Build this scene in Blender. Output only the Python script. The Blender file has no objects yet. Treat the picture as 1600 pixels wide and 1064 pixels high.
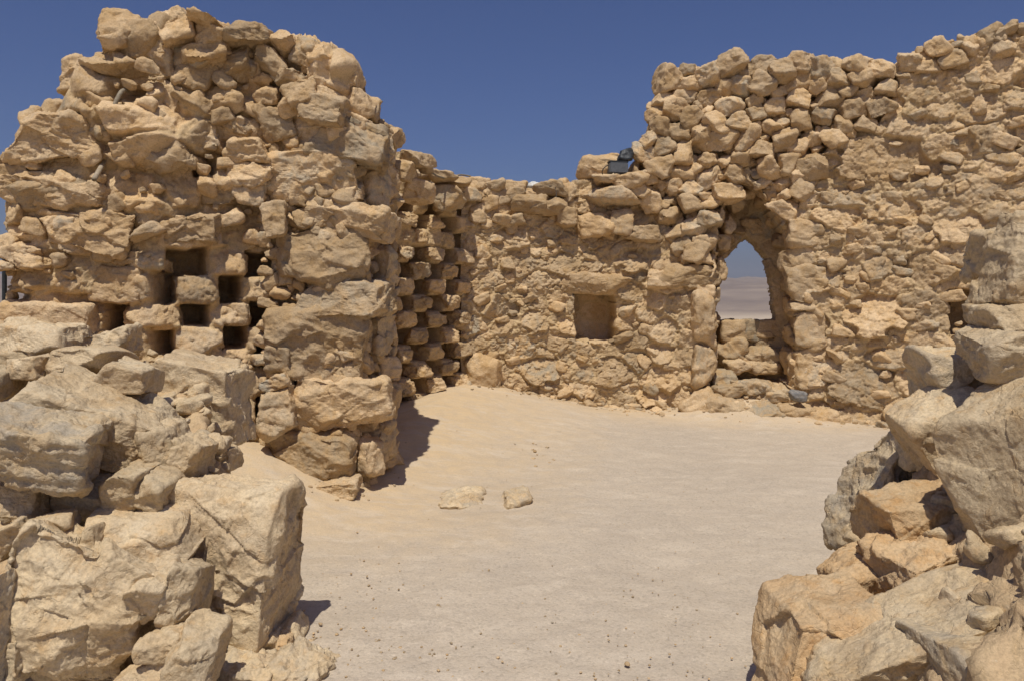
import bpy, math, numpy as np
from mathutils import Vector, Matrix
f32 = np.float32
scene = bpy.context.scene
col = scene.collection

# ------------------------------------------------------------------ camera, sky, sun
F, HY, EYE = 1256.0, 455.0, 1.6            # focal length in photo pixels, horizon row, eye height
cam_d = bpy.data.cameras.new('camera'); cam = bpy.data.objects.new('camera', cam_d); col.objects.link(cam)
cam.location = (0, 0, EYE); cam.rotation_euler = (math.radians(90), 0, 0)
cam_d.sensor_width = 36.0; cam_d.lens = 36.0 * F / 1600.0
cam_d.shift_y = (HY - 532.0) / 1600.0
cam_d.clip_start = 0.05; cam_d.clip_end = 40000
scene.camera = cam
scene.render.resolution_x = 1024; scene.render.resolution_y = 680
SUN_EL, SUN_AZ = 62.5, 7.0                # elevation; shadows run this many degrees from +Y towards +X
world = bpy.data.worlds.new('World'); scene.world = world; world.use_nodes = True
wt = world.node_tree; wt.nodes.clear()
sky = wt.nodes.new('ShaderNodeTexSky'); sky.sky_type = 'NISHITA'; sky.sun_disc = False
sky.sun_elevation = math.radians(SUN_EL); sky.sun_rotation = math.radians(180 + SUN_AZ)
sky.altitude = 400; sky.air_density = 1.0; sky.dust_density = 2.4; sky.ozone_density = 6.0
bg = wt.nodes.new('ShaderNodeBackground'); bg.inputs['Strength'].default_value = 0.060
wo = wt.nodes.new('ShaderNodeOutputWorld')
tn = wt.nodes.new('ShaderNodeMix'); tn.data_type = 'RGBA'; tn.blend_type = 'MULTIPLY'; tn.inputs[0].default_value = 1.0
tn.inputs[7].default_value = (0.75, 0.79, 1.09, 1)      # polarised, slightly violet desert sky
wt.links.new(sky.outputs[0], tn.inputs[6]); wt.links.new(tn.outputs[2], bg.inputs[0]); wt.links.new(bg.outputs[0], wo.inputs[0])
sl = bpy.data.lights.new('sun', 'SUN'); sl.energy = 3.9; sl.angle = math.radians(0.53); sl.color = (1.0, 0.93, 0.82)
so = bpy.data.objects.new('sun', sl); col.objects.link(so)
e, a = math.radians(SUN_EL), math.radians(SUN_AZ)
sdir = Vector((math.sin(a) * math.cos(e), math.cos(a) * math.cos(e), -math.sin(e)))
so.rotation_euler = sdir.to_track_quat('-Z', 'Y').to_euler(); so.location = (-3, -6, 12)
scene.view_settings.view_transform = 'Standard'; scene.view_settings.look = 'None'
scene.view_settings.gamma = 1.0; scene.view_settings.exposure = 0.0
scene.cycles.max_bounces = 6; scene.cycles.diffuse_bounces = 4; scene.cycles.volume_bounces = 0

def at(px, py, Y): return np.array([(px - 800) / F * Y, Y, EYE - (py - HY) / F * Y])

# ------------------------------------------------------------------ noise
_rs = np.random.RandomState(7)
PERM = np.concatenate([_rs.permutation(4096)] * 2).astype(np.int32)
GR = _rs.normal(size=(4096, 3)).astype(f32); GR /= np.linalg.norm(GR, axis=1)[:, None]
HV = _rs.uniform(-1, 1, 4096).astype(f32); OF = _rs.uniform(0.1, 0.9, (4096, 3)).astype(f32)
def _h(ix, iy, iz):
    return PERM[(PERM[(PERM[ix & 4095] + iy) & 4095] + iz) & 4095]
def perlin(p):
    p = np.asarray(p, f32); i = np.floor(p).astype(np.int32); f = p - i
    u = f * f * f * (f * (f * 6 - 15) + 10); out = np.zeros(len(p), f32)
    for dx in (0, 1):
        wx = u[:, 0] if dx else 1 - u[:, 0]
        for dy in (0, 1):
            wy = u[:, 1] if dy else 1 - u[:, 1]
            for dz in (0, 1):
                wz = u[:, 2] if dz else 1 - u[:, 2]
                g = GR[_h(i[:, 0] + dx, i[:, 1] + dy, i[:, 2] + dz)]
                out += wx * wy * wz * ((f[:, 0] - dx) * g[:, 0] + (f[:, 1] - dy) * g[:, 1] + (f[:, 2] - dz) * g[:, 2])
    return out * 1.5
def fbm(p, octv=4, gain=0.5):
    a, s, out = 1.0, 1.0, 0
    for k in range(octv):
        out = out + a * perlin(p * s + 17.3 * k); a *= gain; s *= 2.03
    return out
def facet(p):
    """piecewise planar chips: the nearest jittered point carries a small random plane"""
    p = np.asarray(p, f32); b = np.floor(p - 0.5).astype(np.int32)
    best = np.full(len(p), 1e9, f32); out = np.zeros(len(p), f32)
    for dx in (0, 1):
        for dy in (0, 1):
            for dz in (0, 1):
                h = _h(b[:, 0] + dx, b[:, 1] + dy, b[:, 2] + dz)
                c = np.stack([b[:, 0] + dx, b[:, 1] + dy, b[:, 2] + dz], 1) + OF[h]
                d = p - c; dd = (d * d).sum(1); m = dd < best
                v = (d * GR[h]).sum(1) + 0.45 * HV[h]
                out[m] = v[m]; best[m] = dd[m]
    return out
def scoop(p):
    """conchoidal fracture: shallow bowls that meet in sharp ridges"""
    p = np.asarray(p, f32); b = np.floor(p - 0.5).astype(np.int32); best = np.full(len(p), 1e9, f32)
    for dx in (0, 1):
        for dy in (0, 1):
            for dz in (0, 1):
                h = _h(b[:, 0] + dx, b[:, 1] + dy, b[:, 2] + dz)
                c = np.stack([b[:, 0] + dx, b[:, 1] + dy, b[:, 2] + dz], 1) + 0.5 + (OF[h] - 0.5) * 0.8
                d = p - c; best = np.minimum(best, 1.1 * (d * d).sum(1) + 0.8 * (d * GR[h]).sum(1) + 0.35 * HV[h])
    return best
def sstep(a, b, x):
    t = np.clip((x - a) / (b - a), 0, 1); return t * t * (3 - 2 * t)

# ------------------------------------------------------------------ materials
def new_mat(name):
    m = bpy.data.materials.new(name); m.use_nodes = True; nt = m.node_tree
    b = nt.nodes['Principled BSDF']; b.inputs['Roughness'].default_value = 0.93
    b.inputs['Specular IOR Level'].default_value = 0.15
    return m, nt, b
def nd(nt, t, **kw):
    n = nt.nodes.new(t)
    for k, v in kw.items(): setattr(n, k, v)
    return n
def noise_n(nt, vec, scale, detail=5, rough=0.6, dist=0.0):
    n = nd(nt, 'ShaderNodeTexNoise'); n.inputs['Scale'].default_value = scale; n.inputs['Detail'].default_value = detail
    n.inputs['Roughness'].default_value = rough; n.inputs['Distortion'].default_value = dist
    nt.links.new(vec, n.inputs['Vector']); return n.outputs['Fac']
def ramp(nt, fac, stops):
    r = nd(nt, 'ShaderNodeValToRGB'); el = r.color_ramp.elements
    while len(el) < len(stops): el.new(0.5)
    for q, (p, c) in zip(el, stops):
        q.position = p; q.color = (c[0], c[1], c[2], 1) if isinstance(c, tuple) else (c, c, c, 1)
    nt.links.new(fac, r.inputs[0]); return r.outputs[0]
def mix(nt, fac, a, b, mode='MIX'):
    n = nd(nt, 'ShaderNodeMix', data_type='RGBA', blend_type=mode)
    for s, v in ((0, fac), (6, a), (7, b)):
        if hasattr(v, 'is_linked') or hasattr(v, 'links'): nt.links.new(v, n.inputs[s])
        elif isinstance(v, tuple): n.inputs[s].default_value = (v[0], v[1], v[2], 1)
        else: n.inputs[s].default_value = v
    return n.outputs[2]
def mth(nt, op, a, b, c=None):
    n = nd(nt, 'ShaderNodeMath', operation=op)
    for s, v in enumerate((a, b, c)):
        if v is None: continue
        if hasattr(v, 'links'): nt.links.new(v, n.inputs[s])
        else: n.inputs[s].default_value = v
    return n.outputs[0]
def bump(nt, b, h, strength, dist):
    n = nd(nt, 'ShaderNodeBump'); n.inputs['Strength'].default_value = strength; n.inputs['Distance'].default_value = dist
    nt.links.new(h, n.inputs['Height']); nt.links.new(n.outputs[0], b.inputs['Normal'])

def stone_material(name, warm=(0.56, 0.385, 0.20), pale=(0.665, 0.495, 0.30), ochre=(0.50, 0.315, 0.13), grey=(0.42, 0.375, 0.285), mortar=(0.60, 0.44, 0.24), bstr=0.55):
    m, nt, b = new_mat(name)
    pos = nd(nt, 'ShaderNodeNewGeometry').outputs['Position']
    at_ = nd(nt, 'ShaderNodeAttribute', attribute_name='tint')
    sp = nd(nt, 'ShaderNodeSeparateColor'); nt.links.new(at_.outputs['Color'], sp.inputs[0])
    big = noise_n(nt, pos, 3.2, 4, 0.6, 0.6); mid = noise_n(nt, pos, 14, 6, 0.62); fine = noise_n(nt, pos, 85, 4, 0.7)
    c = mix(nt, ramp(nt, big, [(0.38, 0.0), (0.62, 1.0)]), warm, pale)
    c = mix(nt, ramp(nt, mid, [(0.52, 0.0), (0.70, 0.75)]), c, ochre)
    gfac = mth(nt, 'MULTIPLY', ramp(nt, noise_n(nt, pos, 5.5, 6, 0.65, 1.2), [(0.42, 0.0), (0.62, 1.0)]), sp.outputs[1])
    c = mix(nt, gfac, c, grey)
    c = mix(nt, sp.outputs[2], c, mix(nt, ramp(nt, mid, [(0.35, 0.0), (0.7, 1.0)]), mortar, (0.62, 0.465, 0.275)))
    stain = noise_n(nt, pos, 1.7, 9, 0.72, 0.9)
    c = mix(nt, mth(nt, 'MULTIPLY', ramp(nt, stain, [(0.53, 0.0), (0.68, 0.60)]), mth(nt, 'SUBTRACT', 1.0, mth(nt, 'MULTIPLY', sp.outputs[2], 0.5))), c, (0.36, 0.27, 0.165))
    c = mix(nt, ramp(nt, noise_n(nt, pos, 24, 6, 0.7, 0.5), [(0.60, 0.0), (0.72, 0.5)]), c, (0.74, 0.64, 0.47))
    c = mix(nt, 1.0, c, ramp(nt, fine, [(0.28, 0.74), (0.55, 1.0), (0.75, 1.1)]), 'MULTIPLY')
    c = mix(nt, 1.0, c, ramp(nt, noise_n(nt, pos, 38, 3, 0.5), [(0.30, 0.82), (0.42, 1.0)]), 'MULTIPLY')
    v = mth(nt, 'MULTIPLY_ADD', sp.outputs[0], 0.48, 0.70)
    vc = nd(nt, 'ShaderNodeCombineColor'); [nt.links.new(v, vc.inputs[i]) for i in range(3)]
    c = mix(nt, 1.0, c, vc.outputs[0], 'MULTIPLY')
    nt.links.new(c, b.inputs['Base Color'])
    hh = mth(nt, 'MULTIPLY_ADD', fine, 0.35, noise_n(nt, pos, 42, 8, 0.72))
    vo = nd(nt, 'ShaderNodeTexVoronoi'); vo.feature = 'DISTANCE_TO_EDGE'; vo.inputs['Scale'].default_value = 9
    wv = nd(nt, 'ShaderNodeVectorMath', operation='MULTIPLY_ADD'); nn = nd(nt, 'ShaderNodeTexNoise'); nn.inputs['Scale'].default_value = 6; nn.inputs['Detail'].default_value = 6; nt.links.new(pos, nn.inputs['Vector'])
    nt.links.new(nn.outputs['Color'], wv.inputs[0]); wv.inputs[1].default_value = (0.22, 0.22, 0.22); nt.links.new(pos, wv.inputs[2]); nt.links.new(wv.outputs[0], vo.inputs['Vector'])
    hh = mth(nt, 'ADD', hh, mth(nt, 'MULTIPLY', ramp(nt, vo.outputs['Distance'], [(0.0, 0.0), (0.03, 1.0)]), mth(nt, 'MULTIPLY', ramp(nt, mid, [(0.42, 0.0), (0.6, 1.0)]), 0.35)))
    bump(nt, b, hh, bstr, 0.02)
    return m
MS = stone_material('limestone')
MSF = stone_material('limestone_foreground', warm=(0.60, 0.45, 0.265), pale=(0.69, 0.555, 0.36), ochre=(0.57, 0.375, 0.18), grey=(0.42, 0.375, 0.30), mortar=(0.60, 0.43, 0.25), bstr=0.6)

MSO = stone_material('ochre_limestone', warm=(0.60, 0.40, 0.205), pale=(0.66, 0.49, 0.29), ochre=(0.58, 0.34, 0.14), grey=(0.46, 0.40, 0.31), mortar=(0.60, 0.43, 0.25), bstr=0.6)

def ground_material():
    m, nt, b = new_mat('packed_ground')
    pos = nd(nt, 'ShaderNodeNewGeometry').outputs['Position']
    at_ = nd(nt, 'ShaderNodeAttribute', attribute_name='tint')
    sp = nd(nt, 'ShaderNodeSeparateColor'); nt.links.new(at_.outputs['Color'], sp.inputs[0])
    n1 = noise_n(nt, pos, 0.9, 5, 0.6, 0.5); n2 = noise_n(nt, pos, 9, 6, 0.65); n3 = noise_n(nt, pos, 120, 3, 0.7)
    c = mix(nt, ramp(nt, n1, [(0.36, 0.0), (0.66, 1.0)]), (0.475, 0.405, 0.315), (0.53, 0.45, 0.345))
    c = mix(nt, sp.outputs[0], c, (0.585, 0.45, 0.28))
    c = mix(nt, ramp(nt, n2, [(0.45, 0.0), (0.72, 0.35)]), c, (0.42, 0.365, 0.30))
    st = nd(nt, 'ShaderNodeMapping'); st.inputs['Scale'].default_value = (1.0, 2.6, 1.0); st.inputs['Rotation'].default_value = (0, 0, 0.35); nt.links.new(pos, st.inputs[0])
    c = mix(nt, ramp(nt, noise_n(nt, st.outputs[0], 2.2, 7, 0.7, 0.8), [(0.50, 0.0), (0.66, 0.55)]), c, (0.60, 0.52, 0.41))
    c = mix(nt, ramp(nt, noise_n(nt, st.outputs[0], 5.0, 6, 0.7, 0.4), [(0.54, 0.0), (0.72, 0.45)]), c, (0.40, 0.345, 0.28))
    grav = mth(nt, 'SUBTRACT', 1.0, sp.outputs[0])
    sm = nd(nt, 'ShaderNodeTexVoronoi'); sm.inputs['Scale'].default_value = 75; nt.links.new(pos, sm.inputs['Vector'])
    spk = ramp(nt, sm.outputs['Color'], [(0.15, 0.86), (0.4, 1.0), (0.85, 1.0), (0.97, 1.16)])
    c = mix(nt, grav, c, mix(nt, 1.0, c, spk, 'MULTIPLY'))
    c = mix(nt, 1.0, c, ramp(nt, n3, [(0.3, 0.86), (0.6, 1.04)]), 'MULTIPLY')
    nt.links.new(c, b.inputs['Base Color'])
    hh = mth(nt, 'MULTIPLY_ADD', n3, 0.3, noise_n(nt, pos, 28, 7, 0.6))
    hh = mth(nt, 'MULTIPLY_ADD', mth(nt, 'MULTIPLY', sm.outputs['Distance'], grav), -0.35, hh)
    bump(nt, b, hh, 0.45, 0.012)
    return m
MG = ground_material()

def hills_material():
    m, nt, b = new_mat('desert_hills')
    pos = nd(nt, 'ShaderNodeNewGeometry').outputs['Position']
    mp = nd(nt, 'ShaderNodeMapping'); mp.inputs['Scale'].default_value = (0.0012, 0.0012, 0.02); nt.links.new(pos, mp.inputs[0])
    n1 = noise_n(nt, mp.outputs[0], 1.0, 7, 0.65, 0.8); n2 = noise_n(nt, pos, 0.006, 6, 0.7)
    c = mix(nt, ramp(nt, n1, [(0.38, 0.0), (0.62, 1.0)]), (0.21, 0.145, 0.095), (0.36, 0.27, 0.18))
    c = mix(nt, ramp(nt, n2, [(0.5, 0.0), (0.7, 0.6)]), c, (0.24, 0.17, 0.12))
    sx = nd(nt, 'ShaderNodeSeparateXYZ'); nt.links.new(pos, sx.inputs[0]); zz = mth(nt, 'MULTIPLY_ADD', sx.outputs[2], 0.01, mth(nt, 'MULTIPLY_ADD', n1, 0.5, 1.15))
    c = mix(nt, ramp(nt, zz, [(0.20, 1.0), (0.42, 0.0)]), c, (0.58, 0.46, 0.31))
    nt.links.new(c, b.inputs['Base Color']); return m
MH = hills_material()

def plain_mat(name, c, rough=0.6, metal=0.0, c2=None, scale=40):
    m, nt, b = new_mat(name)
    pos = nd(nt, 'ShaderNodeNewGeometry').outputs['Position']
    c2 = c2 or tuple(x * 0.7 for x in c)
    nt.links.new(mix(nt, ramp(nt, noise_n(nt, pos, scale, 5, 0.65), [(0.4, 0.0), (0.65, 1.0)]), c, c2), b.inputs['Base Color'])
    b.inputs['Roughness'].default_value = rough; b.inputs['Metallic'].default_value = metal
    return m

# ------------------------------------------------------------------ mesh helpers
def mkmesh(name, V, Q, mat, tint=None, smooth=True):
    V = np.ascontiguousarray(V, f32); Q = np.ascontiguousarray(Q, np.int32)
    me = bpy.data.meshes.new(name)
    me.vertices.add(len(V)); me.vertices.foreach_set('co', V.ravel())
    me.loops.add(Q.size); me.loops.foreach_set('vertex_index', Q.ravel())
    me.polygons.add(len(Q)); me.polygons.foreach_set('loop_start', np.arange(0, Q.size, Q.shape[1], dtype=np.int32))
    me.polygons.foreach_set('use_smooth', np.full(len(Q), smooth))
    me.update(calc_edges=True)
    if tint is not None:
        at_ = me.attributes.new('tint', 'FLOAT_COLOR', 'POINT')
        t = np.ones((len(V), 4), f32); t[:, :3] = tint; at_.data.foreach_set('color', t.ravel())
    me.materials.append(mat)
    return me
def mkobj(name, V, Q, mat, parent=None, tint=None, loc=None, smooth=True):
    V = np.asarray(V, f32)
    if loc is not None: V = V - np.asarray(loc, f32)
    o = bpy.data.objects.new(name, mkmesh(name, V, Q, mat, tint, smooth)); col.objects.link(o)
    if loc is not None: o.location = tuple(float(x) for x in loc)
    if parent is not None:
        o.parent = parent
        o.location = Vector(o.location) - parent.location
    return o
def tag(o, label=None, cat=None, group=None, kind=None):
    if label: o['label'] = label
    if cat: o['category'] = cat
    if group: o['group'] = group
    if kind: o['kind'] = kind
    return o
def thing(name, label, cat, loc, group=None):
    o = bpy.data.objects.new(name, None); col.objects.link(o); o.location = tuple(float(x) for x in loc)
    o.empty_display_size = 0.1
    o['kind'] = 'thing'
    return tag(o, label, cat, group)

_cs = {}
def cubesphere(n):
    if n in _cs: return _cs[n]
    t = np.tan(np.linspace(-1, 1, n + 1) * math.pi / 4); a, b = np.meshgrid(t, t, indexing='ij'); one = np.ones_like(a)
    P, Q, k = [], [], 0
    idx = np.arange((n + 1) ** 2).reshape(n + 1, n + 1)
    q = np.stack([idx[:-1, :-1], idx[1:, :-1], idx[1:, 1:], idx[:-1, 1:]], -1).reshape(-1, 4)
    for ax in range(3):
        for s in (1, -1):
            c = [None] * 3; c[ax] = one * s; c[(ax + 1) % 3] = a; c[(ax + 2) % 3] = b
            P.append(np.stack(c, -1).reshape(-1, 3)); Q.append((q if s > 0 else q[:, ::-1]) + k); k += (n + 1) ** 2
    P = np.concatenate(P); Q = np.concatenate(Q)
    key = np.round(P, 5) + 0.0
    _, first, inv = np.unique(key, axis=0, return_index=True, return_inverse=True)
    P = P[first]; Q = inv.reshape(-1)[Q]; P = P / np.linalg.norm(P, axis=1)[:, None]
    _cs[n] = (P.astype(f32), Q.astype(np.int32)); return _cs[n]
def rotm(rx, ry, rz):
    return np.array((Matrix.Rotation(math.radians(rz), 3, 'Z') @ Matrix.Rotation(math.radians(ry), 3, 'Y') @ Matrix.Rotation(math.radians(rx), 3, 'X')), f32)
def rock(seed, size, n, rough=1.0, facets=9, p=16, rot=(0, 0, 0), cut=(1.02, 1.38), strata=0.0, wonk=0.22):
    """faceted limestone block: soft intersection of planes + chips + grain, centred on the origin"""
    rg = np.random.RandomState(seed); U, Q = cubesphere(n); size = np.asarray(size, f32)
    ax = np.concatenate([np.eye(3), -np.eye(3)]) + rg.normal(size=(6, 3)) * wonk
    rn = rg.normal(size=(facets, 3)); N = np.concatenate([ax, rn]); N /= np.linalg.norm(N, axis=1)[:, None]
    d = np.concatenate([rg.uniform(0.86, 1.04, 6), rg.uniform(cut[0], cut[1], facets)])
    # keep planes from cutting too deep along axis directions
    A = np.maximum(U @ N.T.astype(f32) / d.astype(f32), 0) ** p
    S = A.sum(1) + (1 / 1.62) ** p; r = S ** (-1.0 / p); P = U * r[:, None] * size / 2
    nr = (A / d.astype(f32)) @ N.astype(f32) / size; nr /= np.linalg.norm(nr, axis=1)[:, None] + 1e-9
    g = float(np.prod(size) ** (1 / 3)); o = rg.uniform(-50, 50, 3).astype(f32)
    w = P / g + o
    wq = w + 0.12 * np.stack([perlin(w * 3), perlin(w * 3 + 9), perlin(w * 3 + 21)], 1)
    wb = w @ rotm(*rg.uniform(-40, 40, 3)).T * np.array([1, 1, 1.7], f32)
    D = 0.040 * fbm(w * 1.3, 2) + 0.045 * facet(wb * 1.4) + 0.060 * (scoop(wb * 2.6 + 7) - 0.25) + 0.026 * (scoop(wq * 6 + 3) - 0.25) + 0.014 * facet(wq * 4.5 + 5) + 0.006 * fbm(w * 6, 3, 0.5)
    m_ = w * g; mic = 0.0040 * scoop(m_ * 24) + 0.0026 * facet(m_ * 47 + 3) + 0.0022 * fbm(m_ * 38, 3, 0.6)
    D = D + mic / g * min(1.0, g / 0.12)
    if strata: D = D + strata * perlin(np.stack([w[:, 0] * 0.8, w[:, 1] * 0.8, w[:, 2] * 14], 1))
    P = P + nr * (D * g * rough)[:, None]
    return P @ rotm(*rot).T, Q
def combine(parts):
    V, Q, T, k = [], [], [], 0
    for v, q, t in parts:
        V.append(v); Q.append(q + k); T.append(np.broadcast_to(np.asarray(t, f32), (len(v), 3))); k += len(v)
    return np.concatenate(V), np.concatenate(Q), np.concatenate(T)
def tintof(rg, grey=0.35, mort=0.0): return (rg.uniform(0.1, 0.9), min(1, max(0, rg.normal(grey, 0.3))), mort)
def nres(px): return int(np.clip(round(px * 0.64 / 1.6 / 4) * 4, 8, 120))

# ------------------------------------------------------------------ walls as thick relief sheets
class Path:
    def __init__(s, pts, smooth=0.12):
        pts = np.array(pts, float); seg = np.linalg.norm(np.diff(pts, axis=0), axis=1); L = np.concatenate([[0], np.cumsum(seg)])
        u = np.arange(0, L[-1], 0.02); X = np.interp(u, L, pts[:, 0]); Y = np.interp(u, L, pts[:, 1])
        k = int(smooth / 0.02) * 2 + 1; w = np.hanning(k + 2)[1:-1]; w /= w.sum()
        X = np.convolve(np.pad(X, k // 2, mode='edge'), w, 'valid'); Y = np.convolve(np.pad(Y, k // 2, mode='edge'), w, 'valid')
        seg = np.hypot(np.diff(X), np.diff(Y)); s.u = np.concatenate([[0], np.cumsum(seg)]); s.X, s.Y, s.L = X, Y, s.u[-1]
        tx, ty = np.gradient(X, s.u + 1e-9 * np.arange(len(X))), np.gradient(Y, s.u + 1e-9 * np.arange(len(X))); l = np.hypot(tx, ty) + 1e-9
        s.tx, s.ty = tx / l, ty / l; s.nx, s.ny = s.ty, -s.tx     # faces the viewer when the path runs left to right
        s.px = 800 + F * X / Y
    def pos(s, u): return np.interp(u, s.u, s.X), np.interp(u, s.u, s.Y)
    def nrm(s, u):
        nx, ny = np.interp(u, s.u, s.nx), np.interp(u, s.u, s.ny); l = np.hypot(nx, ny); return nx / l, ny / l
    def uz(s, px, py, u0=None, u1=None):
        """where the sight line through a photo pixel meets the face"""
        m = np.ones(len(s.u), bool)
        if u0 is not None: m &= s.u >= u0
        if u1 is not None: m &= s.u <= u1
        i = np.where(m)[0]; j = i[np.argmin(np.abs(s.px[i] - px))]
        return s.u[j], EYE - (py - HY) / F * s.Y[j]

def poly_sd(u, z, poly):
    """signed distance, positive inside"""
    poly = np.array(poly, f32); d = np.full(u.shape, 1e9, f32); ins = np.zeros(u.shape, bool)
    for i in range(len(poly)):
        a, b = poly[i], poly[(i + 1) % len(poly)]; ex, ez = b - a; wx, wz = u - a[0], z - a[1]
        t = np.clip((wx * ex + wz * ez) / (ex * ex + ez * ez + 1e-12), 0, 1)
        d = np.minimum(d, (wx - ex * t) ** 2 + (wz - ez * t) ** 2)
        c = ((a[1] > z) != (b[1] > z)) & (u < (b[0] - a[0]) * (z - a[1]) / (b[1] - a[1] + 1e-12) + a[0]); ins ^= c
    d = np.sqrt(d); return np.where(ins, d, -d)

def pack(rg, u0, u1, s0, s1, radii, asp=1.3, fixed=(), inside=None, tries=1600, tight=0.86):
    """dart throwing, largest first; returns (u, s, r)"""
    U = [q[0] for q in fixed]; S = [q[1] for q in fixed]; R = [q[2] for q in fixed]; out = []
    for r in radii:
        for _ in range(tries):
            u, s_ = rg.uniform(u0, u1), rg.uniform(s0, s1)
            if inside is not None and not inside(u, s_): continue
            rr = r * rg.uniform(0.85, 1.15)
            if U:
                d = np.hypot((np.array(U) - u) / asp, np.array(S) - s_)
                if (d < tight * (np.array(R) + rr)).any(): continue
            U.append(u); S.append(s_); R.append(rr); out.append((u, s_, rr))
    return out

def build_wall(path, top, z0, T, res, seeds, name, mat, parent, recess=(), holes=(), lumps=0.05, prot=0.045, grain=1.0, batter=0.0, seedn=0,
               extra=None, u_rng=None, gap=0.010, grey=0.3, soft=0.035, mort_lvl=0.0, nfix=0, tl=1.0):
    u0, u1 = u_rng or (0, path.L); nu = int((u1 - u0) / res) + 1; uu = np.linspace(u0, u1, nu)
    X, Y = path.pos(uu); NX, NY = path.nrm(uu); pxs = 800 + F * X / Y
    H = top(uu, pxs, Y); kk = np.hanning(int(0.12 / res) * 2 + 3); kk /= kk.sum(); H = np.convolve(np.pad(H, len(kk) // 2, mode='edge'), kk, 'valid')[:nu]; Hm = H.max() - z0
    nf = int(Hm / res); ntp = int(T / (res * 1.6)); nb = 30
    rows = []                                     # (front weight t, q along the top, back t)
    tf = np.linspace(0, 1, nf); s_l, x_l, y_l, z_l, nx_l, ny_l, nz_l, fr = [], [], [], [], [], [], [], []
    for t in tf:
        z = z0 + t * (H - z0); dtop = H - z; c = np.clip(1 - dtop / 0.14, 0, 1) ** 1.5 * 0.8
        off = -batter * (z - z0)
        x_l.append(X + NX * off); y_l.append(Y + NY * off); z_l.append(z); s_l.append(z)
        nx_l.append(NX * (1 - c)); ny_l.append(NY * (1 - c)); nz_l.append(c); fr.append(np.zeros(nu))
    for k in range(1, ntp + 1):
        q = k / ntp * T; off = -batter * (H - z0) - q
        x_l.append(X + NX * off); y_l.append(Y + NY * off); z_l.append(H); s_l.append(H + q)
        c = max(0, 1 - q / 0.14) ** 1.5 * 0.6; nx_l.append(NX * c); ny_l.append(NY * c); nz_l.append(np.ones(nu)); fr.append(np.ones(nu))
    for k in range(1, nb + 1):
        t = 1 - k / nb; z = z0 + t * (H - z0); off = -batter * (H - z0) - T
        x_l.append(X + NX * off); y_l.append(Y + NY * off); z_l.append(z); s_l.append(H + T + (H - z))
        nx_l.append(-NX); ny_l.append(-NY); nz_l.append(np.zeros(nu)); fr.append(np.full(nu, 2.0))
    st = lambda l: np.array(l, f32)
    PX, PY, PZ, S, nX, nY, nZ, FR = map(st, (x_l, y_l, z_l, s_l, nx_l, ny_l, nz_l, fr))
    l = np.sqrt(nX ** 2 + nY ** 2 + nZ ** 2); nX /= l; nY /= l; nZ /= l
    U2 = np.broadcast_to(uu.astype(f32), S.shape)
    P0 = np.stack([PX, PY, PZ], -1).reshape(-1, 3)
    # Voronoi relief of stones set in mortar
    w3 = P0 * 5.0; wu = (U2 + 0.028 * fbm(w3, 3).reshape(S.shape)); ws = (S + 0.028 * fbm(w3 + 40, 3).reshape(S.shape))
    F1 = np.full(S.shape, 9.0, f32); F2 = np.full(S.shape, 9.0, f32); ID = np.full(S.shape, -1, np.int32)
    ang = np.random.RandomState(7 + seedn).normal(0, 0.30, len(seeds)); ang[:nfix] = 0
    for i, (su, ss, rx, ry) in enumerate(seeds):
        R = 2.2 * max(rx, 0.1); a = max(0, int((su - R - u0) / res)); b = min(nu, int((su + R - u0) / res) + 2)
        if b <= a: continue
        smin, smax = S[:, a:b].min(1), S[:, a:b].max(1); rr = np.where((smax > ss - 2.2 * max(ry, .1)) & (smin < ss + 2.2 * max(ry, .1)))[0]
        if len(rr) == 0: continue
        r0, r1 = rr[0], rr[-1] + 1
        th = ang[i]; ca, sa = math.cos(th), math.sin(th); du_, ds_ = wu[r0:r1, a:b] - su, ws[r0:r1, a:b] - ss
        d = np.sqrt(((du_ * ca + ds_ * sa) / rx) ** 2 + ((ds_ * ca - du_ * sa) / ry) ** 2)
        d = d + 0.18 * np.abs(((du_ * ca + ds_ * sa) / rx) * math.cos(7 * i) + ((ds_ * ca - du_ * sa) / ry) * math.sin(7 * i))
        f1, f2, id_ = F1[r0:r1, a:b], F2[r0:r1, a:b], ID[r0:r1, a:b]
        m = d < f1; f2[:] = np.where(m, f1, np.minimum(f2, d)); id_[m] = i; f1[:] = np.where(m, d, f1)
    rg = np.random.RandomState(100 + seedn); n = len(seeds) + 1; sd = np.array(list(seeds) + [(0, 0, .1, .1)], f32)
    pr = (prot * rg.uniform(0.3, 1.35, n) * np.clip(sd[:, 3] / 0.09, 0.55, 1.1)).astype(f32); tu = (tl * rg.normal(0, 0.22, n)).astype(f32); ts = (tl * rg.normal(-0.20, 0.26, n)).astype(f32)
    val = rg.uniform(0.1, 0.9, n); gr_ = np.clip(rg.normal(grey, 0.3, n), 0, 1)
    e_ = (F2 - F1) * 0.5 * sd[ID, 3] * 1.0
    sm = sstep(gap, gap + soft, e_) * (F1 < 1.6)
    du, ds = np.clip(U2 - sd[ID, 0], -.25, .25), np.clip(S - sd[ID, 1], -.2, .2)
    rel = sm * (pr[ID] * (1.0 - 0.28 * np.minimum(F1, 1.3) ** 2) + tu[ID] * du + ts[ID] * ds)
    W = P0 * 1.0
    wq = W * 9 + 0.4 * np.stack([perlin(W * 14), perlin(W * 14 + 7), perlin(W * 14 + 19)], 1)
    big = (lumps * fbm(W * 1.7 + seedn, 3)).reshape(S.shape)
    fine = (grain * (0.015 * facet(wq) + 0.009 * facet(W * 21 + 5) + 0.005 * facet(W * 44 + 9) + 0.006 * fbm(W * 13, 4, 0.6))).reshape(S.shape)
    mn = (grain * 0.014 * fbm(W * 16 + 31, 3, 0.6)).reshape(S.shape)
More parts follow.
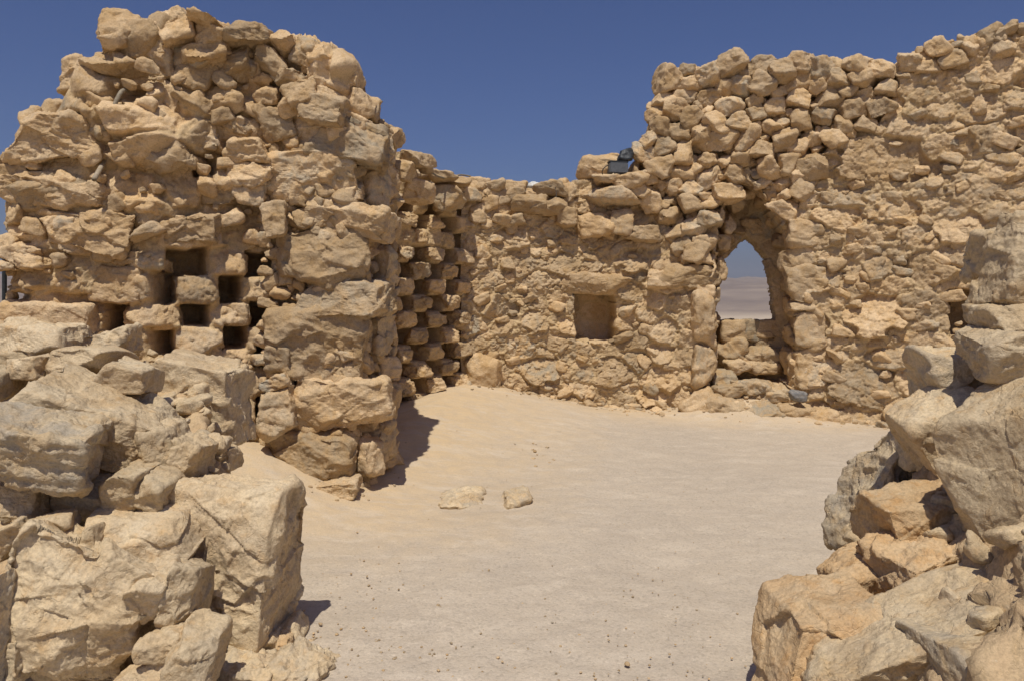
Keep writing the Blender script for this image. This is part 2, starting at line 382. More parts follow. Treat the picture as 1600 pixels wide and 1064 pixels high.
    D = big + rel + fine + (1 - sm) * (mn + mort_lvl)
    front = (FR < 0.5)
    dep = np.zeros(S.shape, f32); open_ = np.full(S.shape, -9.0, f32)
    for r in recess:
        sd_ = poly_sd(U2, PZ, r['poly']) + r.get('rag', 0.0) * facet(np.stack([U2.ravel() * 7, PZ.ravel() * 7, 0 * U2.ravel()], 1)).reshape(S.shape)
        k = sstep(-r.get('w', 0.012), r.get('w', 0.012), sd_) * front
        dep = np.maximum(dep, k * r['d']); rel_k = 1 - k * 0.75
        D = D * rel_k - sstep(-0.05, 0.0, sd_) * (1 - k) * r.get('round', 0.012) * front
    for r in holes:
        sd_ = poly_sd(U2, PZ, r) + 0.018 * facet(np.stack([U2.ravel() * 14, PZ.ravel() * 14, 0 * U2.ravel() + 3], 1)).reshape(S.shape)
        open_ = np.maximum(open_, np.where(FR == 1, -9, sd_))
        k = sstep(-0.015, 0.015, sd_) * front; dep = np.maximum(dep, k * (T + 0.02)); D = D * (1 - k)
    D = D - dep
    if extra is not None: D = D + extra(U2, PZ, S, FR)
    V = P0 + np.stack([nX, nY, nZ], -1).reshape(-1, 3) * D.reshape(-1, 1)
    nr, nc = S.shape; idx = np.arange(nr * nc).reshape(nr, nc)
    q = np.stack([idx[:-1, :-1], idx[:-1, 1:], idx[1:, 1:], idx[1:, :-1]], -1)
    if holes:
        bk = np.where(FR == 2, 0.08, 0) - 0.02; keep = ~(((open_ + bk)[:-1, :-1] > 0.0) & ((open_ + bk)[1:, 1:] > 0.0)) & ~((FR[:-1, :-1] == 2) & ((open_[:-1, :-1] > -0.04) | (open_[1:, 1:] > -0.04))); q = q[keep]
    q = q.reshape(-1, 4)
    tint = np.stack([np.where(sm > 0.4, val[ID], 0.55), gr_[ID] * sm, 1 - sm], -1).reshape(-1, 3)
    return mkobj(name, V, q, mat, parent, tint)

def fill_seeds(path, rg, fixed, u0, u1, s0, s1, radii, asp=1.35, tries=900):
    fx = [(u, s, (rx + ry) / 2) for u, s, rx, ry in fixed]
    pk = pack(rg, u0, u1, s0, s1, radii, asp, fx, tries=tries)
    return list(fixed) + [(u, s, r * asp * rg.uniform(0.85, 1.15), r * rg.uniform(0.85, 1.1)) for u, s, r in pk]

def topfun(pts, jit=0.03, seed=0, ulim=-1, zl=9):
    P = np.array(pts, float)
    def f(u, px, Y, ulim=ulim, zl=zl):
        py = np.interp(px, P[:, 0], P[:, 1]); z = EYE - (py - HY) / F * Y
        z = np.where(u < ulim, np.minimum(z, zl), z)
        return z + jit * perlin(np.stack([u * 5, u * 0 + seed, u * 0], 1)) + jit * 0.8 * facet(np.stack([u * 6, u * 0 + seed, u * 0], 1))
    return f

# rock placed from photo measurements: centre, size in photo pixels, distance, thickness in metres
def px_rock(cx, cy, w, h, Y, dep, seed, rot=0, yaw=0, pitch=0, **kw):
    c = at(cx, cy, Y); s = Y / F * (1 - 0.38 * dep / Y); size = (w * s, dep, h * s)
    V, Q = rock(seed, size, nres(max(w, h)), rot=(0, 0, 0), **kw)
    V = V @ rotm(pitch, -rot, yaw).T if True else V
    return V + c, Q

# ------------------------------------------------------------------ ground
def seg_d(x, y, a, b):
    ex, ey = b[0] - a[0], b[1] - a[1]; t = np.clip(((x - a[0]) * ex + (y - a[1]) * ey) / (ex * ex + ey * ey), 0, 1)
    return np.hypot(x - a[0] - ex * t, y - a[1] - ey * t), t
def gz(x, y):
    x = np.asarray(x, float); y = np.asarray(y, float)
    d, t = seg_d(x, y, (-1.25, 6.7), (-0.62, 10.0)); z = (0.10 + 0.38 * t) * np.exp(-(d / (0.6 + 0.9 * t)) ** 1.5)
    d, t = seg_d(x, y, (-0.6, 10.1), (1.0, 10.3)); z = np.maximum(z, (0.48 - 0.34 * t) * np.exp(-(d / 1.3) ** 1.5))
    z = np.maximum(z, 0.45 * np.exp(-(np.hypot(x + 2.15, (y - 6.2)) / 0.75) ** 2))
    z = np.maximum(z, 0.30 * np.exp(-(np.hypot((x - 2.95) / 1.0, (y - 10.15) / 0.55)) ** 2))
    return z
def ground():
    af = np.linspace(-44, 44, 520); ab = np.linspace(44, 316, 90)[1:-1]; A = np.radians(np.concatenate([af, ab]))
    R = np.concatenate([[0.02], np.geomspace(0.8, 14, 430), np.geomspace(14.3, 9000, 190)]); nr, na = len(R), len(A)
    rr, aa = np.meshgrid(R, A, indexing='ij'); x, y = rr * np.sin(aa), rr * np.cos(aa)
    p = np.stack([x, y, 0 * x], -1).reshape(-1, 3)
    z = gz(x, y); near = rr < 14.2
    n1 = fbm(p * 0.6, 3).reshape(x.shape); n2 = fbm(p * 5, 4).reshape(x.shape); n3 = perlin(p * 26).reshape(x.shape)
    z = z + (0.022 * n1 + 0.011 * n2 + 0.003 * n3) * np.clip(rr / 2, 0, 1)
    # two half buried stones under the sand
    # plateau edge, valley and the ridge beyond it
    pf = p.astype(float)
    edge = sstep(42, 330, rr); z = z * (1 - edge) - 150 * edge
    rough = fbm((pf * 0.0035).astype(f32), 6, 0.55).reshape(x.shape); rid = 1 - np.abs(fbm((pf * 0.0011 + 9).astype(f32), 5, 0.5).reshape(x.shape)) * 1.6
    z = z + sstep(200, 900, rr) * 14 * rough
    h = sstep(3300, 5600, rr + 500 * fbm((pf * 0.0006).astype(f32), 3).reshape(x.shape))
    z = z + h * (232 + 16 * rid + 10 * rough + 12 * (n1 * 0))
    h2 = sstep(2100, 2800, rr + 300 * fbm((pf * 0.0012 + 4).astype(f32), 4).reshape(x.shape)) * (1 - sstep(2900, 3600, rr))
    z = z + h2 * (26 + 14 * rid)
    V = np.stack([x, y, z], -1).reshape(-1, 3); idx = np.arange(nr * na).reshape(nr, na); nx = np.roll(idx, -1, 1)
    q = np.stack([idx[:-1], idx[1:], nx[1:], nx[:-1]], -1)[:, :, ::-1]
    d, _ = seg_d(x, y, (-1.3, 6.3), (-0.6, 10.2)); d2, _ = seg_d(x, y, (-0.6, 10.2), (5, 9.8)); d3 = np.hypot(x + 2, y - 6)
    sand = np.clip(np.maximum(np.maximum(1.15 - d / 1.7 , 0.9 - d2 / 1.1), 1 - d3 / 1.2) + 0.22 * n1 + 0.2 * n2, 0, 1)
    tint = np.stack([sand, sand * 0, sand * 0], -1).reshape(-1, 3)
    k = int(np.argmax(R > 60))
    g = mkobj('ground', V, q[:k].reshape(-1, 4), MG, None, tint); tag(g, kind='structure')
    hh = mkobj('hills', V, q[k:].reshape(-1, 4), MH, None, tint); tag(hh, kind='structure')
ground()

# ------------------------------------------------------------------ left ruin with pigeon niches and pier
rgL = np.random.RandomState(11)
LP = Path([(-3.2, 7.6), (-3.68, 6.75), (-3.76, 6.12), (-3.5, 5.90), (-2.6, 5.95), (-1.95, 6.3), (-1.8, 6.3), (-1.29, 6.26), (-1.22, 6.38), (-1.07, 6.88), (-1.17, 7.2), (-1.42, 8.0), (-1.62, 8.6)], 0.08)
uA, uB = 1.2, None
topL = topfun([(-60, 300), (4, 262), (14, 205), (22, 190), (62, 182), (108, 158), (122, 132), (150, 104), (168, 96), (174, 46), (235, 44), (252, 38), (280, 34), (312, 40), (345, 44), (400, 50), (455, 58), (475, 70), (500, 90), (535, 112), (552, 135), (568, 165), (585, 198), (600, 222), (620, 244), (660, 246)], 0.03, 3, 1.35, 2.5)
uvL = lambda px, py: LP.uz(px, py, 1.35)
def rect_px(uv, x0, y0, x1, y1, jit=0, rg=None):
    c = [uv(x0, y0), uv(x1, y0), uv(x1, y1), uv(x0, y1)]
    return [(a + (rg.uniform(-jit, jit) if rg else 0), b + (rg.uniform(-jit, jit) if rg else 0)) for a, b in c]
nichesL = [(264, 388, 325, 430), (385, 395, 421, 432), (237, 424, 277, 475), (346, 431, 376, 475), (158, 475, 198, 522), (285, 476, 327, 510), (392, 473, 419, 508),
           (231, 514, 276, 556), (349, 509, 383, 545), (399, 543, 417, 571), (290, 560, 330, 600), (399, 621, 417, 660), (345, 585, 385, 625)]
recL = [dict(poly=rect_px(uvL, *n, jit=0.008, rg=rgL), d=0.52, w=0.010, round=0.018, rag=0.010) for n in nichesL]
recL += [dict(poly=rect_px(uvL, 306, 248, 338, 274), d=0.22, w=0.03, round=0.03, rag=0.03), dict(poly=rect_px(uvL, 185, 136, 222, 158), d=0.25, w=0.05, round=0.03, rag=0.03)]
def hs(uv, L): return [(uv(cx, cy)[0], uv(cx, cy)[1], rx, ry) for cx, cy, rx, ry in L]
blkL = [(200, 447, .19, .10), (310, 452, .17, .09), (240, 495, .17, .09), (357, 493, .12, .09), (310, 533, .17, .09), (180, 533, .2, .1), (295, 365, .22, .10), (235, 408, .2, .07), (360, 412, .14, .08),
        (80, 495, .36, .13), (137, 358, .33, .14), (100, 310, .35, .13), (60, 420, .3, .1), (405, 452, .08, .09), (400, 530, .07, .09), (392, 600, .07, .1), (430, 640, .1, .1),
        (230, 190, .26, .12), (245, 240, .28, .12), (290, 290, .16, .12), (200, 300, .2, .15), (210, 60, .2, .15), (330, 215, .18, .1), (320, 150, .18, .15), (275, 90, .16, .14)]
sL = fill_seeds(LP, rgL, hs(uvL, blkL), 0, LP.L, -0.2, 5.4, [0.13, 0.10, 0.075, 0.055, 0.04], 1.35, tries=700)
ruin = thing('ruined_wall', 'tallest ragged tan ruin with square pigeon niches and a big-block buttress, at the left', 'ruined wall', (-2.4, 6.3, 0))
def extraL(U, Z, S, FR):
    p = np.stack([U.ravel() * 1.6, Z.ravel() * 2.6, 0 * U.ravel()], 1); n = perlin(p).reshape(U.shape)
    led = perlin(np.stack([U.ravel() * 1.1, Z.ravel() * 7.5 + 0.5 * n.ravel(), 0 * U.ravel() + 3], 1)).reshape(U.shape)
    k = sstep(2.05, 2.4, Z) * (FR < 1.5)
    k2 = 1 - sstep(2.5, 3.2, U) * 0.6
    sc = scoop(np.stack([U.ravel() * 2.6, Z.ravel() * 4.2, 0 * U.ravel() + 2], 1)).reshape(U.shape)
    return k * (0.11 * n + 0.07 * led * k2 + 0.10 * sc)
build_wall(LP, topL, -0.15, 0.8, 0.0105, sL, 'masonry', MS, ruin, recess=recL, lumps=0.05, prot=0.05, seedn=1, extra=extraL, gap=0.005, grey=0.15, soft=0.03, nfix=len(blkL))

def part_rocks(lst, parent, name, mat, label=None, one=False, grey=0.3, **kw):
    """each entry: cx, cy, w, h, Y, depth, rot[, yaw]; every rock its own mesh under the parent"""
    out = []
    for i, t in enumerate(lst):
        cx, cy, w, h, Y, dep, rot = t[:7]; yaw = t[7] if len(t) > 7 else 0; sd = int(cx * 7 + cy * 13)
        rg = np.random.RandomState(sd)
        V, Q = px_rock(cx, cy, w * 1.06, h * 1.06, Y, dep, sd, rot, yaw, rg.uniform(-6, 6), **kw)
        if one: out.append((V, Q, tintof(rg, grey)))
        else:
            c = V.mean(0); c[2] = V[:, 2].min(); mkobj(name, V, Q, mat, parent, tintof(rg, grey), c)
    if one and out:
        V, Q, T = combine(out); o = mkobj(name, V, Q, mat, parent, T); tag(o, kind='stuff'); return o

# the eroded lumps and blocks that stand proud of the ruin
part_rocks([(100, 222, 131, 62, 5.98, .50, 6), (40, 265, 62, 71, 6.01, .4, 10), (125, 268, 103, 47, 6.06, .3, 0), (102, 307, 150, 50, 5.98, .38, -3), (138, 358, 131, 65, 5.96, .34, -6), (60, 362, 65, 47, 6.01, .3, 15),
            (295, 364, 101, 43, 6.08, .30, 2), (212, 406, 90, 26, 6.04, .30, -10), (243, 243, 129, 52, 6.06, .38, -8), (232, 190, 110, 52, 6.08, .36, -5), (200, 112, 86, 37, 6.11, .5, -12), (135, 130, 47, 56, 6.16, .4, 10),
            (205, 62, 71, 60, 6.16, .5, 0), (280, 54, 62, 56, 6.16, .5, 30), (282, 35, 31, 24, 6.16, .3, 45), (322, 37, 43, 16, 6.04, .35, -15), (546, 128, 43, 31, 6.36, .35, -20), (572, 168, 41, 31, 6.5, .35, -25), (592, 203, 39, 26, 6.7, .35, -25), (500, 95, 47, 28, 6.3, .4, -15), (335, 62, 56, 37, 6.11, .3, -25), (250, 105, 56, 65, 6.16, .35, 0), (305, 118, 65, 56, 6.14, .3, -20),
            (330, 90, 47, 42, 6.11, .3, 20), (390, 60, 65, 37, 6.21, .4, 0), (365, 105, 56, 47, 6.21, .3, 0), (390, 243, 62, 31, 6.18, .26, 3), (392, 272, 63, 35, 6.18, .26, -5), (350, 300, 65, 41, 6.18, .22, -12),
            (396, 300, 41, 37, 6.18, .22, 0), (360, 200, 56, 33, 6.21, .25, -12), (318, 215, 58, 41, 6.14, .28, -8), (270, 155, 56, 47, 6.12, .3, -25), (350, 160, 56, 47, 6.20, .25, 10),
            (35, 340, 31, 33, 5.94, .25, 10), (20, 385, 37, 28, 5.96, .25, 0), (45, 395, 43, 33, 5.96, .3, 20), (15, 415, 41, 16, 5.91, .3, 0), (62, 412, 47, 22, 5.92, .3, -12)],
           ruin, 'boulder', MS, grey=0.12, rough=1.3, p=36, facets=6, cut=(0.9, 1.3))
# dressed niche blocks
part_rocks([(192, 447, 90, 56, 6.06, .30, 0), (80, 497, 160, 56, 5.94, .4, -3), (306, 453, 60, 42, 6.17, .16, 0), (240, 496, 76, 36, 6.12, .20, 0), (361, 492, 54, 34, 6.27, .14, 0), (313, 533, 66, 36, 6.19, .16, 0), (202, 536, 50, 36, 6.10, .2, 0),
            (356, 411, 56, 34, 6.26, .16, -4), (398, 452, 34, 34, 6.36, .12, 0)],
           ruin, 'niche_block', MS, grey=0.05, rough=0.8, p=14, facets=3, cut=(1.3, 1.5), wonk=0.07)
# the buttress: large blocks one above another
part_rocks([(497, 283, 150, 66, 6.32, .34, -3), (582, 298, 50, 60, 6.50, .34, 4, 55), (545, 345, 142, 56, 6.32, .34, -8), (508, 402, 138, 88, 6.30, .34, 3), (589, 422, 34, 66, 6.64, .3, 0, 65), (540, 468, 146, 52, 6.30, .36, -2),
            (495, 541, 158, 92, 6.29, .36, 0), (584, 520, 44, 66, 6.56, .3, 0, 68), (540, 628, 138, 78, 6.29, .40, 3), (438, 640, 54, 70, 6.12, .28, 6), (500, 706, 128, 84, 6.27, .40, -3), (588, 688, 50, 66, 6.62, .3, 0, 62),
            (568, 716, 40, 60, 6.35, .36, 0, 40), (518, 762, 84, 26, 6.02, .30, 3), (430, 344, 36, 52, 6.12, .2, 8), (550, 228, 120, 70, 6.30, .4, -18), (512, 180, 78, 40, 6.2, .35, -12), (478, 150, 50, 40, 6.2, .3, 20),
            (598, 630, 26, 56, 6.78, .25, 0, 70), (596, 360, 24, 40, 6.75, .25, 0, 70), (592, 575, 36, 34, 6.68, .25, 0, 70), (470, 770, 30, 14, 5.98, .2, 0), (437, 560, 36, 40, 6.2, .2, 0), (432, 600, 50, 22, 6.12, .2, 15)],
           ruin, 'block', MS, grey=0.45, rough=1.1, p=45, facets=6, cut=(1.05, 1.42), wonk=0.16)

def scatter_on(path, zones, rg, radii, off, parent, name, mat, thick=1.0, indiv=0, px_scale=1.0, asp=1.25, rough=1.0, grey=0.3, tries=900, tight=0.86, fixed=(), jit=0.02, roll=25, res_n=None, avoid=None, excl=None):
    """loose stones packed over a patch of wall face given in face coordinates"""
    P = np.array(zones, f32); ins = lambda u, z: poly_sd(np.array([u], f32), np.array([z], f32), P)[0] > 0
    pk = pack(rg, P[:, 0].min(), P[:, 0].max(), P[:, 1].min(), P[:, 1].max(), radii, asp, fixed, ins, tries, tight)
    if excl is not None: pk = [q for q in pk if poly_sd(np.array([q[0]], f32), np.array([q[1]], f32), excl)[0] < -q[2] * 0.5]
    if avoid: pk = [q for q in pk if math.hypot(q[0] - avoid[0][0], q[1] - avoid[0][1]) > avoid[1]]
    pk.sort(key=lambda t: -t[2]); rest = []
    for i, (u, z, r) in enumerate(pk):
        x, y = path.pos(u); nx, ny = path.nrm(u); o = off + rg.uniform(-jit, jit)
        w = 2 * r * asp * rg.uniform(0.85, 1.25); h = 2 * r * rg.uniform(0.8, 1.15); dp = 2 * r * thick * rg.uniform(0.8, 1.3)
        px = w / y * F; n = res_n or int(np.clip(px * 0.64 / 1.4, 10, 40) // 2 * 2)
        V, Q = rock(int(rg.randint(1e8)), (w, dp, h), n, rough=rough, p=40, facets=6, cut=(0.80, 1.2), wonk=0.26)
        V = V @ rotm(rg.uniform(-18, 18), rg.uniform(-roll, roll), math.degrees(math.atan2(nx, -ny)) + rg.uniform(-25, 25)).T + np.array([x + nx * o, y + ny * o, z], f32)
        t = tintof(rg, grey)
        if i < indiv:
            c = V.mean(0); c[2] = V[:, 2].min(); mkobj(name, V, Q, mat, parent, t, c)
        else: rest.append((V, Q, t))
    if rest:
        V, Q, T = combine(rest); tag(mkobj('small_' + name if indiv else name, V, Q, mat, parent, T), kind='stuff')
    return pk
zl = [uvL(*q) for q in [(405, 70), (460, 62), (500, 95), (540, 115), (556, 165), (600, 230), (560, 240), (480, 200), (430, 215), (395, 180), (410, 120)]]
scatter_on(LP, zl, rgL, [0.10, 0.08, 0.06, 0.045, 0.03], 0.05, ruin, 'rubble', MS, tries=500, grey=0.25)
zl = [uvL(*q) for q in [(412, 225), (480, 200), (612, 240), (620, 690), (560, 768), (430, 768), (412, 600)]]
scatter_on(LP, zl, rgL, [0.05, 0.035, 0.025, 0.018], 0.055, ruin, 'chink_stone', MS, tries=700, grey=0.3, res_n=8)
zl = [uvL(*q) for q in [(25, 290), (70, 230), (180, 140), (250, 80), (400, 80), (420, 380), (330, 345), (200, 380), (100, 440), (10, 470)]]
scatter_on(LP, zl, rgL, [0.06, 0.04, 0.03, 0.02], 0.06, ruin, 'chip', MS, tries=140, grey=0.1, res_n=8, tight=1.3)

# ------------------------------------------------------------------ receding wall of protruding niche blocks
rgN = np.random.RandomState(23)
NP = Path([(-1.78, 8.70), (-1.34, 9.08), (-0.63, 9.87), (-0.40, 10.2)], 0.08)
topN = topfun([(560, 236), (620, 240), (655, 246), (672, 262), (700, 276), (722, 284), (760, 288)], 0.03, 5)
niche = thing('niche_wall', 'checkerboard wall of rounded blocks and dark pigeon holes in the corner behind the buttress', 'niche wall', (-0.95, 9.1, 0.2))
recN, seN = [], []; pitch, sp = 0.192, 0.46
for r in range(15):
    z = 0.30 + r * pitch
    for k in range(8):
        u = 0.30 + (k + 0.5 * (r % 2)) * sp + rgN.uniform(-.02, .02)
        w, h = 0.120 * rgN.uniform(.92, 1.05), 0.088 * rgN.uniform(.9, 1.05); top_z = 2.80 - 0.14 * (u > 1.2)
        if u < NP.L - 0.25 and z < top_z and rgN.uniform() > 0.03:
            recN.append(dict(poly=[(u - w, z - h), (u + w, z - h), (u + w, z + h), (u - w, z + h)], d=0.42, w=0.010, round=0.03, rag=0.012))
        seN.append((u + sp / 2, z, 0.13, 0.085)); seN.append((u, z, 0.1, 0.085))
seN = fill_seeds(NP, rgN, seN, 0, NP.L, 2.8, 4.6, [0.12, 0.09, 0.06], 1.3, tries=300)
def extraN(U, Z, S, FR): return 0.0
build_wall(NP, topN, -0.1, 0.7, 0.010, seN, 'masonry', MS, niche, recess=recN, lumps=0.02, prot=0.03, seedn=3, gap=0.006, grey=0.1, soft=0.05)
nb = []
for r in range(14):
    z = 0.30 + r * pitch
    for k in range(8):
        u = 0.30 + (k + 0.5 * (r % 2)) * sp + sp / 2
        if u > NP.L - 0.3 or z > 2.86 or rgN.uniform() < 0.07 + 0.10 * (z > 2.3): continue
        x, y = NP.pos(u); nx, ny = NP.nrm(u)
        V, Q = rock(int(rgN.randint(1e8)), (0.235 * rgN.uniform(.78, 1.18), 0.26, 0.168 * rgN.uniform(.80, 1.10)), 26, rough=rgN.uniform(0.7, 1.6), p=rgN.choice([9, 14, 24]), facets=4, cut=(1.08, 1.5), wonk=0.13)
        V = V @ rotm(rgN.uniform(-7, 7), rgN.uniform(-6, 6), math.degrees(math.atan2(nx, -ny)) - 13 + rgN.uniform(-12, 12)).T
        o = rgN.uniform(-0.095, -0.03); V = V + np.array([x + nx * o, y + ny * o, z + rgN.uniform(-.012, .012)], f32)
        c = V.mean(0); c[2] = V[:, 2].min(); mkobj('niche_block', V, Q, MS, niche, tintof(rgN, 0.05), c)
part_rocks([(588, 222, 46, 40, 8.2, .4, 0), (648, 252, 44, 24, 8.6, .4, -6), (664, 262, 20, 20, 8.8, .3, 0), (690, 276, 40, 18, 9.3, .4, -10), (712, 284, 40, 16, 9.7, .4, -5), (632, 268, 34, 30, 8.5, .3, 0), (655, 300, 44, 34, 8.7, .3, -3), (700, 310, 46, 40, 9.4, .4, 0)],
           niche, 'cap_stone', MS, grey=0.1)

# ------------------------------------------------------------------ curved back wall, arch and right wall
rgR = np.random.RandomState(31)
RP = Path([(-0.95, 9.88), (0.3, 10.25), (1.6, 10.3), (2.5, 10.15), (3.5, 9.9), (4.6, 9.5), (5.8, 8.9), (7.2, 7.9), (8.2, 6.4), (8.6, 4.6)], 0.5)
uvR = lambda px, py: RP.uz(px, py)
topR = topfun([(680, 282), (722, 288), (800, 294), (870, 297), (905, 288), (940, 277), (985, 268), (1003, 240), (1012, 205), (1022, 160), (1042, 128), (1062, 112), (1090, 106), (1130, 108), (1170, 100), (1215, 98), (1260, 100), (1300, 94), (1340, 100), (1390, 104), (1410, 94), (1450, 78), (1500, 66), (1550, 56), (1600, 46), (1900, -10)], 0.025, 9)
uS = uvR(1062, 400)[0]; sR = uvR
low = thing('stone_wall', 'low rubble wall with one small square niche, just left of the arch', 'stone wall', (0.8, 10.2, 0.1))
tall = thing('arched_wall', 'tall curved rubble stone wall pierced by a ragged arched window, right of the courtyard', 'arched wall', (4.2, 9.7, 0))
heroR = [(925, 442, .22, .08), (755, 580, .25, .16), (845, 575, .18, .16), (955, 580, .2, .14), (900, 480, .08, .12), (975, 500, .12, .14), (985, 455, .12, .1), (935, 368, .17, .14), (1008, 372, .12, .14), (870, 350, .2, .13), (1040, 445, .2, .1), (1078, 500, .09, .15),
         (1035, 590, .2, .15), (1020, 620, .2, .1), (800, 600, .15, .1), (780, 480, .18, .12), (740, 540, .15, .12), (1265, 365, .28, .14), (1248, 403, .18, .10), (1265, 438, .26, .16), (1263, 512, .16, .17), (1270, 575, .22, .22), (1245, 480, .12, .05),
         (1380, 250, .5, .2), (1310, 345, .25, .14), (1315, 310, .25, .1), (1350, 380, .15, .2), (1400, 330, .2, .12), (1450, 420, .25, .15), (1440, 480, .25, .15), (1370, 490, .28, .2), (1490, 400, .22, .1), (1350, 600, .35, .2), (1450, 540, .3, .12),
         (1390, 560, .2, .1), (1500, 360, .2, .15), (1520, 300, .22, .14), (1420, 200, .2, .12), (1480, 230, .25, .12), (1530, 170, .2, .12), (1400, 130, .2, .12), (1570, 260, .2, .14), (1560, 110, .22, .12), (1335, 440, .12, .2), (1430, 600, .22, .12)]
sRr = fill_seeds(RP, rgR, hs(uvR, heroR), 0, RP.L, -0.2, 6.4, [0.12, 0.09, 0.065, 0.048, 0.036, 0.026], 1.5, tries=1300)
dry = [uvR(*q) for q in [(1003, 245), (1014, 205), (1024, 158), (1045, 124), (1064, 108), (1130, 104), (1300, 92), (1392, 100), (1400, 130), (1385, 165), (1370, 190), (1330, 215), (1290, 235), (1270, 262), (1262, 290), (1236, 330), (1205, 322), (1168, 262), (1142, 280), (1118, 350), (1108, 402), (1070, 412), (1052, 372), (1040, 340), (1010, 320), (1000, 290)]]
emb = [uvR(*q) for q in [(1112, 600), (1112, 520), (1116, 440), (1122, 375), (1136, 318), (1160, 285), (1185, 296), (1205, 330), (1224, 366), (1234, 400), (1238, 470), (1240, 540), (1238, 605)]]
thru = [uvR(*q) for q in [(1115, 538), (1115, 496), (1122, 470), (1125, 425), (1134, 398), (1147, 382), (1160, 368), (1171, 363), (1183, 372), (1195, 388), (1203, 400), (1209, 430), (1214, 462), (1216, 500), (1216, 538)]]
recR = [dict(poly=dry, d=0.17, w=0.02, rag=0.05, round=0.0), dict(poly=emb, d=0.74, w=0.03, rag=0.05, round=0.03),
        dict(poly=[uvR(*q) for q in [(898, 458), (958, 462), (963, 480), (961, 532), (903, 532), (899, 500)]], d=0.50, w=0.012, rag=0.02, round=0.02),
        dict(poly=[uvR(*q) for q in [(1484, 454), (1536, 456), (1536, 526), (1486, 524)]], d=0.5, w=0.012, rag=0.02, round=0.02)]
kw = dict(recess=recR, lumps=0.032, prot=0.025, tl=0.7, seedn=5, gap=0.003, grey=0.25, soft=0.02, nfix=len(heroR), grain=1.1)
build_wall(RP, topR, -0.12, 1.15, 0.0115, sRr, 'masonry', MS, low, u_rng=(0.25, uS), **kw)
build_wall(RP, topR, -0.12, 1.15, 0.0115, sRr, 'masonry', MS, tall, u_rng=(uS, uvR(1640, 400)[0]), holes=[thru], **kw)
build_wall(RP, topR, -0.12, 1.15, 0.03, sRr, 'masonry', MS, tall, u_rng=(uvR(1640, 400)[0], RP.L), **kw)
# dry stacked stones over and beside the arch
pk = scatter_on(RP, dry, rgR, [0.125, 0.108, 0.092, 0.076, 0.06], 0.0, tall, 'stone', MS, thick=1.1, indiv=99, rough=1.0, asp=1.15, tries=1400, tight=0.80, jit=0.04, grey=0.2, roll=30, excl=emb)
scatter_on(RP, dry, rgR, [0.07, 0.05, 0.035], -0.07, tall, 'infill_stone', MS, tries=900, tight=0.95, asp=1.15, grey=0.2, res_n=10, excl=emb)
# rubble around the head of the arch
hd = [uvR(*q) for q in [(1128, 330), (1150, 282), (1172, 268), (1225, 290), (1262, 262), (1290, 300), (1240, 352), (1218, 338), (1190, 290), (1165, 282), (1142, 322)]]
scatter_on(RP, hd, rgR, [0.06, 0.045, 0.035, 0.025], -0.05, tall, 'arch_rubble', MS, tries=700, grey=0.1, res_n=12, jit=0.05, excl=emb)
part_rocks([(1141, 517, 42, 34, 10.85, .45, 0), (1168, 517, 26, 34, 10.85, .45, 0), (1212, 514, 70, 27, 10.85, .45, 0)], tall, 'sill_block', MS, grey=0.35, rough=0.6, p=18, facets=3, cut=(1.3, 1.5), wonk=0.06)
rr_ = np.random.RandomState(4)
rim = [(1106, 500), (1107, 470), (1110, 440), (1115, 412), (1123, 390), (1136, 372), (1150, 358), (1168, 350), (1183, 356), (1197, 370), (1211, 388), (1219, 420), (1226, 450), (1229, 480), (1229, 505)]
part_rocks([(x + rr_.uniform(-3, 3), y + rr_.uniform(-4, 4), rr_.uniform(18, 28), rr_.uniform(12, 20), Yd, .3, rr_.uniform(-15, 15)) for Yd in (10.85, 11.15) for x, y in rim], tall, 'rim_stone', MS, grey=0.1, rough=1.2, p=20, facets=10)
part_rocks([(1140 - 16 * k + 70 * (k > 1), 340 + 26 * (k % 3), 30, 22, 10.45 + .1 * k, .35, rr_.uniform(-25, 25)) for k in range(0)] + [(1122, 420, 18, 30, 10.5, .3, 5), (1128, 380, 22, 26, 10.5, .3, 0), (1136, 352, 22, 24, 10.5, .3, 20), (1148, 322, 22, 18, 10.5, .3, 30), (1166, 304, 22, 16, 10.5, .3, 0), (1192, 316, 22, 18, 10.5, .3, -30), (1208, 342, 20, 20, 10.5, .3, -30),
            (1220, 376, 22, 24, 10.5, .3, -20), (1231, 410, 18, 26, 10.4, .3, 0), (1234, 445, 18, 28, 10.4, .3, 0), (1235, 480, 18, 26, 10.4, .3, 0), (1235, 520, 20, 30, 10.4, .3, 0), (1234, 560, 20, 34, 10.3, .3, 0), (1113, 460, 14, 30, 10.4, .3, 0), (1110, 540, 14, 40, 10.4, .3, 0)], tall, 'reveal_stone', MS, grey=0.1, rough=1.2, p=20, facets=10)
part_rocks([(1190, 556, 58, 30, 10.72, .45, 0), (1140, 548, 40, 40, 10.78, .4, 0), (1150, 572, 40, 22, 10.6, .4, 0), (1195, 575, 60, 18, 10.6, .4, 0), (1196, 536, 40, 22, 10.8, .3, 0), (1130, 590, 40, 24, 10.35, .3, 0),
            (1092, 640, 60, 50, 10.05, .4, 22), (1130, 640, 70, 44, 9.95, .5, -14), (1180, 648, 76, 36, 9.85, .5, 10), (1235, 646, 60, 34, 9.85, .5, 0), (1180, 606, 60, 26, 10.1, .4, 0), (1140, 612, 44, 24, 10.1, .3, 14), (1210, 620, 40, 20, 10.0, .3, 0), (1272, 655, 60, 34, 9.75, .4, 0)], tall, 'footing_stone', MS, grey=0.3, rough=1.2, p=9)
